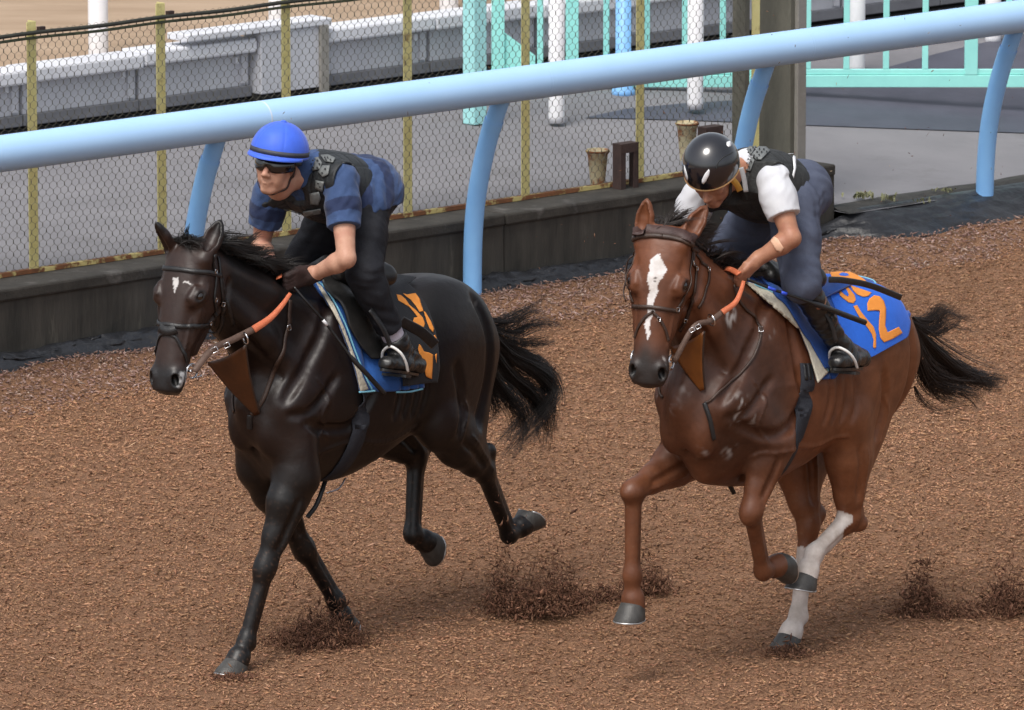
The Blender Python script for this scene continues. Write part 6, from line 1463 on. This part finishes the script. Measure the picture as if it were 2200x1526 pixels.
def mane(H, fr, x0, x1, n, L, wind, m, lift=.5, seed=1, side=0.0, name='mane'):
    """locks: hairs that start apart along the crest and close up towards a shared tip"""
    r = np.random.default_rng(seed); cur = []; nl = max(8, n//16)
    for x_ in r.uniform(x1, x0, nl):
        base = crest(H, np.array([x_]), np.array([r.normal(0, .008)]))[0]; l = L*r.uniform(.45, 1.2); s_ = side+r.normal(0, .45); d = unit(np.array([wind*r.uniform(.5, 1.3), s_*.6, lift*r.uniform(.0, 1.1)])); g_ = r.uniform(.3, 1.2); ph = r.uniform(0, 6.28)
        for _ in range(16):
            o_ = np.array([r.normal(0, .016), r.normal(0, .010), 0]); p = base+o_; p = p+np.array([0, 0, -.010]); ll = l*r.uniform(.75, 1.1); tt = np.linspace(0, 1, 8)[:, None]; jit = r.normal(0, .007, 3)
            P = p-o_*tt*.75+d*ll*tt+np.array([-.18, s_*.3, -g_*.6])*ll*tt**2+np.array([.004, .012, .008])*np.sin(tt*5+ph)*tt+jit*tt**1.5; cur.append((P, r.uniform(.0009, .0024)))
    o_ = hair_mesh(cur, 0, fr, name, m, H.root); return o_
def tail(H, fr, guides, n, m, seed=2):
    r = np.random.default_rng(seed); cur = []
    for pts, wgt, spread, rad, droop in guides:
        G = catmull([fr.L(*q) for q in pts], 7); k = max(2, int(n*wgt/14)); tt = np.linspace(0, 1, len(G))
        for i in range(k):
            lo = r.normal(0, 1, 3)*spread*1.5; e = r.uniform(.5, 1.0); j = max(8, int(len(G)*e)); ph = r.uniform(0, 6.28, 3); fr_ = r.uniform(5, 10); dr = droop*r.uniform(-.4, 1)
            for _ in range(14):
                hi_ = r.normal(0, 1, 3)*.010; q_ = tt[:j]/tt[j-1]
                P = G[:j]+lo[None]*(.2+.9*tt[:j, None])+hi_[None]*(np.sin(q_*math.pi*.85)+.12)[:, None]+np.stack([np.sin(tt[:j]*fr_+ph[q])*.018*tt[:j] for q in range(3)], 1)+np.array([0, 0, -1])*dr*tt[:j, None]**2
                cur.append((P, r.uniform(.0007, max(rad*.62, .0010))))
    return hair_mesh(cur, 0, fr, 'tail', m, H.root)
mane(H1, FR1, .15, -.40, 2200, .16, -.9, M_mane, .75, 3, .12)
mane(H1, FR1, .205, .13, 420, .11, .1, M_mane, .35, 4, .1, 'forelock')
mane(H2, FR2, .95, .40, 1900, .16, -.75, M_mane2, .6, 5, -.2)
mane(H2, FR2, 1.02, .93, 520, .13, -.35, M_mane2, .9, 6, .3, 'forelock')
tail(H1, FR1, [([(1030, 690, 0), (1085, 758, 0), (1140, 788, 0), (1174, 818, 0), (1180, 858, .02), (1150, 900, .03), (1105, 945, .03), (1082, 975, .03)], .20, .020, .0026, .05), ([(1032, 690, 0), (1090, 745, 0), (1150, 775, 0), (1184, 800, 0), (1196, 840, 0), (1180, 885, 0)], .13, .018, .0022, .04),
    ([(1034, 705, 0), (1085, 795, 0), (1138, 838, 0), (1168, 880, 0), (1178, 930, 0), (1172, 955, 0)], .20, .022, .0026, .04), ([(1034, 715, 0), (1060, 810, 0), (1090, 850, 0), (1118, 890, 0), (1112, 935, 0), (1086, 972, 0)], .17, .020, .0024, .04), ([(1036, 740, 0), (1052, 830, 0), (1066, 870, 0), (1062, 900, 0), (1058, 925, 0)], .07, .016, .002, .02),
    ([(1032, 690, 0), (1078, 692, 0), (1120, 676, 0), (1165, 654, 0), (1192, 640, 0)], .06, .012, .0013, .02), ([(1032, 695, 0), (1095, 712, 0), (1140, 692, 0), (1185, 690, 0), (1212, 705, 0)], .07, .017, .0013, .03), ([(1032, 700, 0), (1090, 735, 0), (1150, 740, 0), (1190, 735, 0), (1230, 745, 0)], .05, .018, .0012, .03), ([(1034, 705, 0), (1100, 780, 0), (1160, 795, 0), (1200, 800, 0), (1222, 830, 0)], .04, .018, .0012, .03)], 2100, M_mane, 8)
tail(H2, FR2, [([(1955, 690, .0), (2000, 745, .0), (2055, 790, .0), (2110, 815, .0), (2140, 825, .0), (2120, 845, .0)], .34, .020, .003, .04), ([(1955, 700, .0), (1990, 790, .0), (2030, 820, .0), (2080, 835, .0), (2120, 845, .0)], .30, .022, .0032, .03),
    ([(1955, 685, .0), (1995, 690, .0), (2025, 665, .0), (2070, 675, .0), (2118, 690, .0)], .10, .012, .0016, .03), ([(1955, 690, .0), (2000, 710, .0), (2030, 690, .0), (2050, 680, .0), (2100, 680, .0)], .10, .018, .0018, .03), ([(1960, 720, .0), (1985, 800, .0), (2005, 830, .0), (2050, 850, .0), (2100, 850, .0)], .12, .016, .0025, .03), ([(1965, 830, .0), (1985, 865, .0), (2020, 876, .0), (2060, 872, .0), (2100, 874, .0)], .02, .005, .0016, .01)], 1800, M_mane2, 9)
# ------------------------------------------------------------------ wood chips thrown up by the hooves
PAL3 = [(.19, .095, .06), (.135, .066, .042), (.27, .145, .092), (.08, .04, .026)]
def plume(spec, label_n, seed):
    r = np.random.default_rng(seed); Pp = []
    for u, v, du, dv, h, n, pw in spec:
        for _ in range(int(n*2.0)):
            hv = r.uniform() < .22; a = r.standard_t(4)*.9 if hv else r.normal(0, .85); g_ = ground(u+a*du, v+r.normal(0, 1)*dv*.4); z = (abs(r.standard_t(5))**(pw*1.2)*1.1 if hv else abs(r.normal(0, 1))**pw*.8)*h*math.exp(-.3*min(a*a, 6)); Pp.append(g_+np.array([r.normal(0, .015), r.normal(0, .04), z+.012]))
    Pp = np.array(Pp); n = len(Pp)
    Lc = np.minimum(RNG.lognormal(math.log(.0085), .55, n), .03); V, F, C = chip_mesh(Pp, Lc*1.9, Lc*RNG.uniform(.2, .55, n), Lc*RNG.uniform(.15, .4, n), RNG.uniform(0, 6.28, n), RNG.uniform(-1.4, 1.4, n), RNG.uniform(-1.5, 1.5, n), chip_colors(n, PAL3, [4, 4, 2, 2]))
    o = obj('flying_wood_chips', V, F, M_chip, col=C, base=(*Pp[:, :2].mean(0), 0)); return tag(o, label_n, 'wood chips', kind='stuff')
plume([(690, 1388, 48, 26, .060, 2600, 1.0), (655, 1392, 35, 20, .045, 900, 1.0), (735, 1385, 25, 18, .07, 500, 1.0)], 'loose chips heaped and flying at the dark horse\'s fore hooves', 1)
plume([(1150, 1318, 48, 18, .065, 2600, 1.0), (1078, 1312, 22, 14, .13, 900, 1.1), (1185, 1306, 28, 14, .12, 600, 1.2), (1225, 1308, 22, 14, .09, 700, 1.0)], 'burst of chips thrown up behind the dark horse', 2)
plume([(1395, 1278, 26, 12, .08, 900, 1.0), (1300, 1290, 35, 12, .03, 500, 1.0)], 'burst of chips behind the bay horse\'s raised fore hoof', 3)
plume([(1978, 1325, 24, 14, .11, 1500, 1.1), (2040, 1328, 45, 14, .03, 800, 1.0), (2165, 1318, 34, 16, .075, 1800, 1.1)], 'burst of chips thrown up behind the bay horse', 4)
plume([(1690, 1408, 30, 10, .012, 500, 1.0), (500, 1462, 28, 8, .008, 300, 1.0)], 'chips pushed up round the planted hooves', 5)
# single flecks still in the air
r_ = np.random.default_rng(21); Pp = []
for u, v in list(zip(r_.uniform(1540, 2180, 60), r_.uniform(20, 470, 60)))+list(zip(r_.uniform(1150, 1450, 22), r_.uniform(480, 620, 22)))+list(zip(r_.uniform(600, 1540, 14), r_.uniform(80, 500, 14)))+[(925, 1070), (927, 1080), (1893, 1222), (1030, 1178), (1945, 1085)]:
    d = ray(u, v); t_ = r_.uniform(31.5, 36); Pp.append(CO+d*t_)
Pp = np.array(Pp); n = len(Pp); V, F, C = chip_mesh(Pp, r_.lognormal(math.log(.014), .4, n), r_.uniform(.002, .005, n), r_.uniform(.0015, .004, n), r_.uniform(0, 6.28, n), r_.uniform(-1.4, 1.4, n), r_.uniform(-1.5, 1.5, n), chip_colors(n, PAL3+[(.5, .4, .3)], [4, 4, 2, 3, 1]))
o = obj('airborne_flecks', V, F, M_chip, col=C, base=(0, 33, 0)); tag(o, 'stray dark flecks of wood flying in the air behind the riders', 'wood chips', kind='stuff')
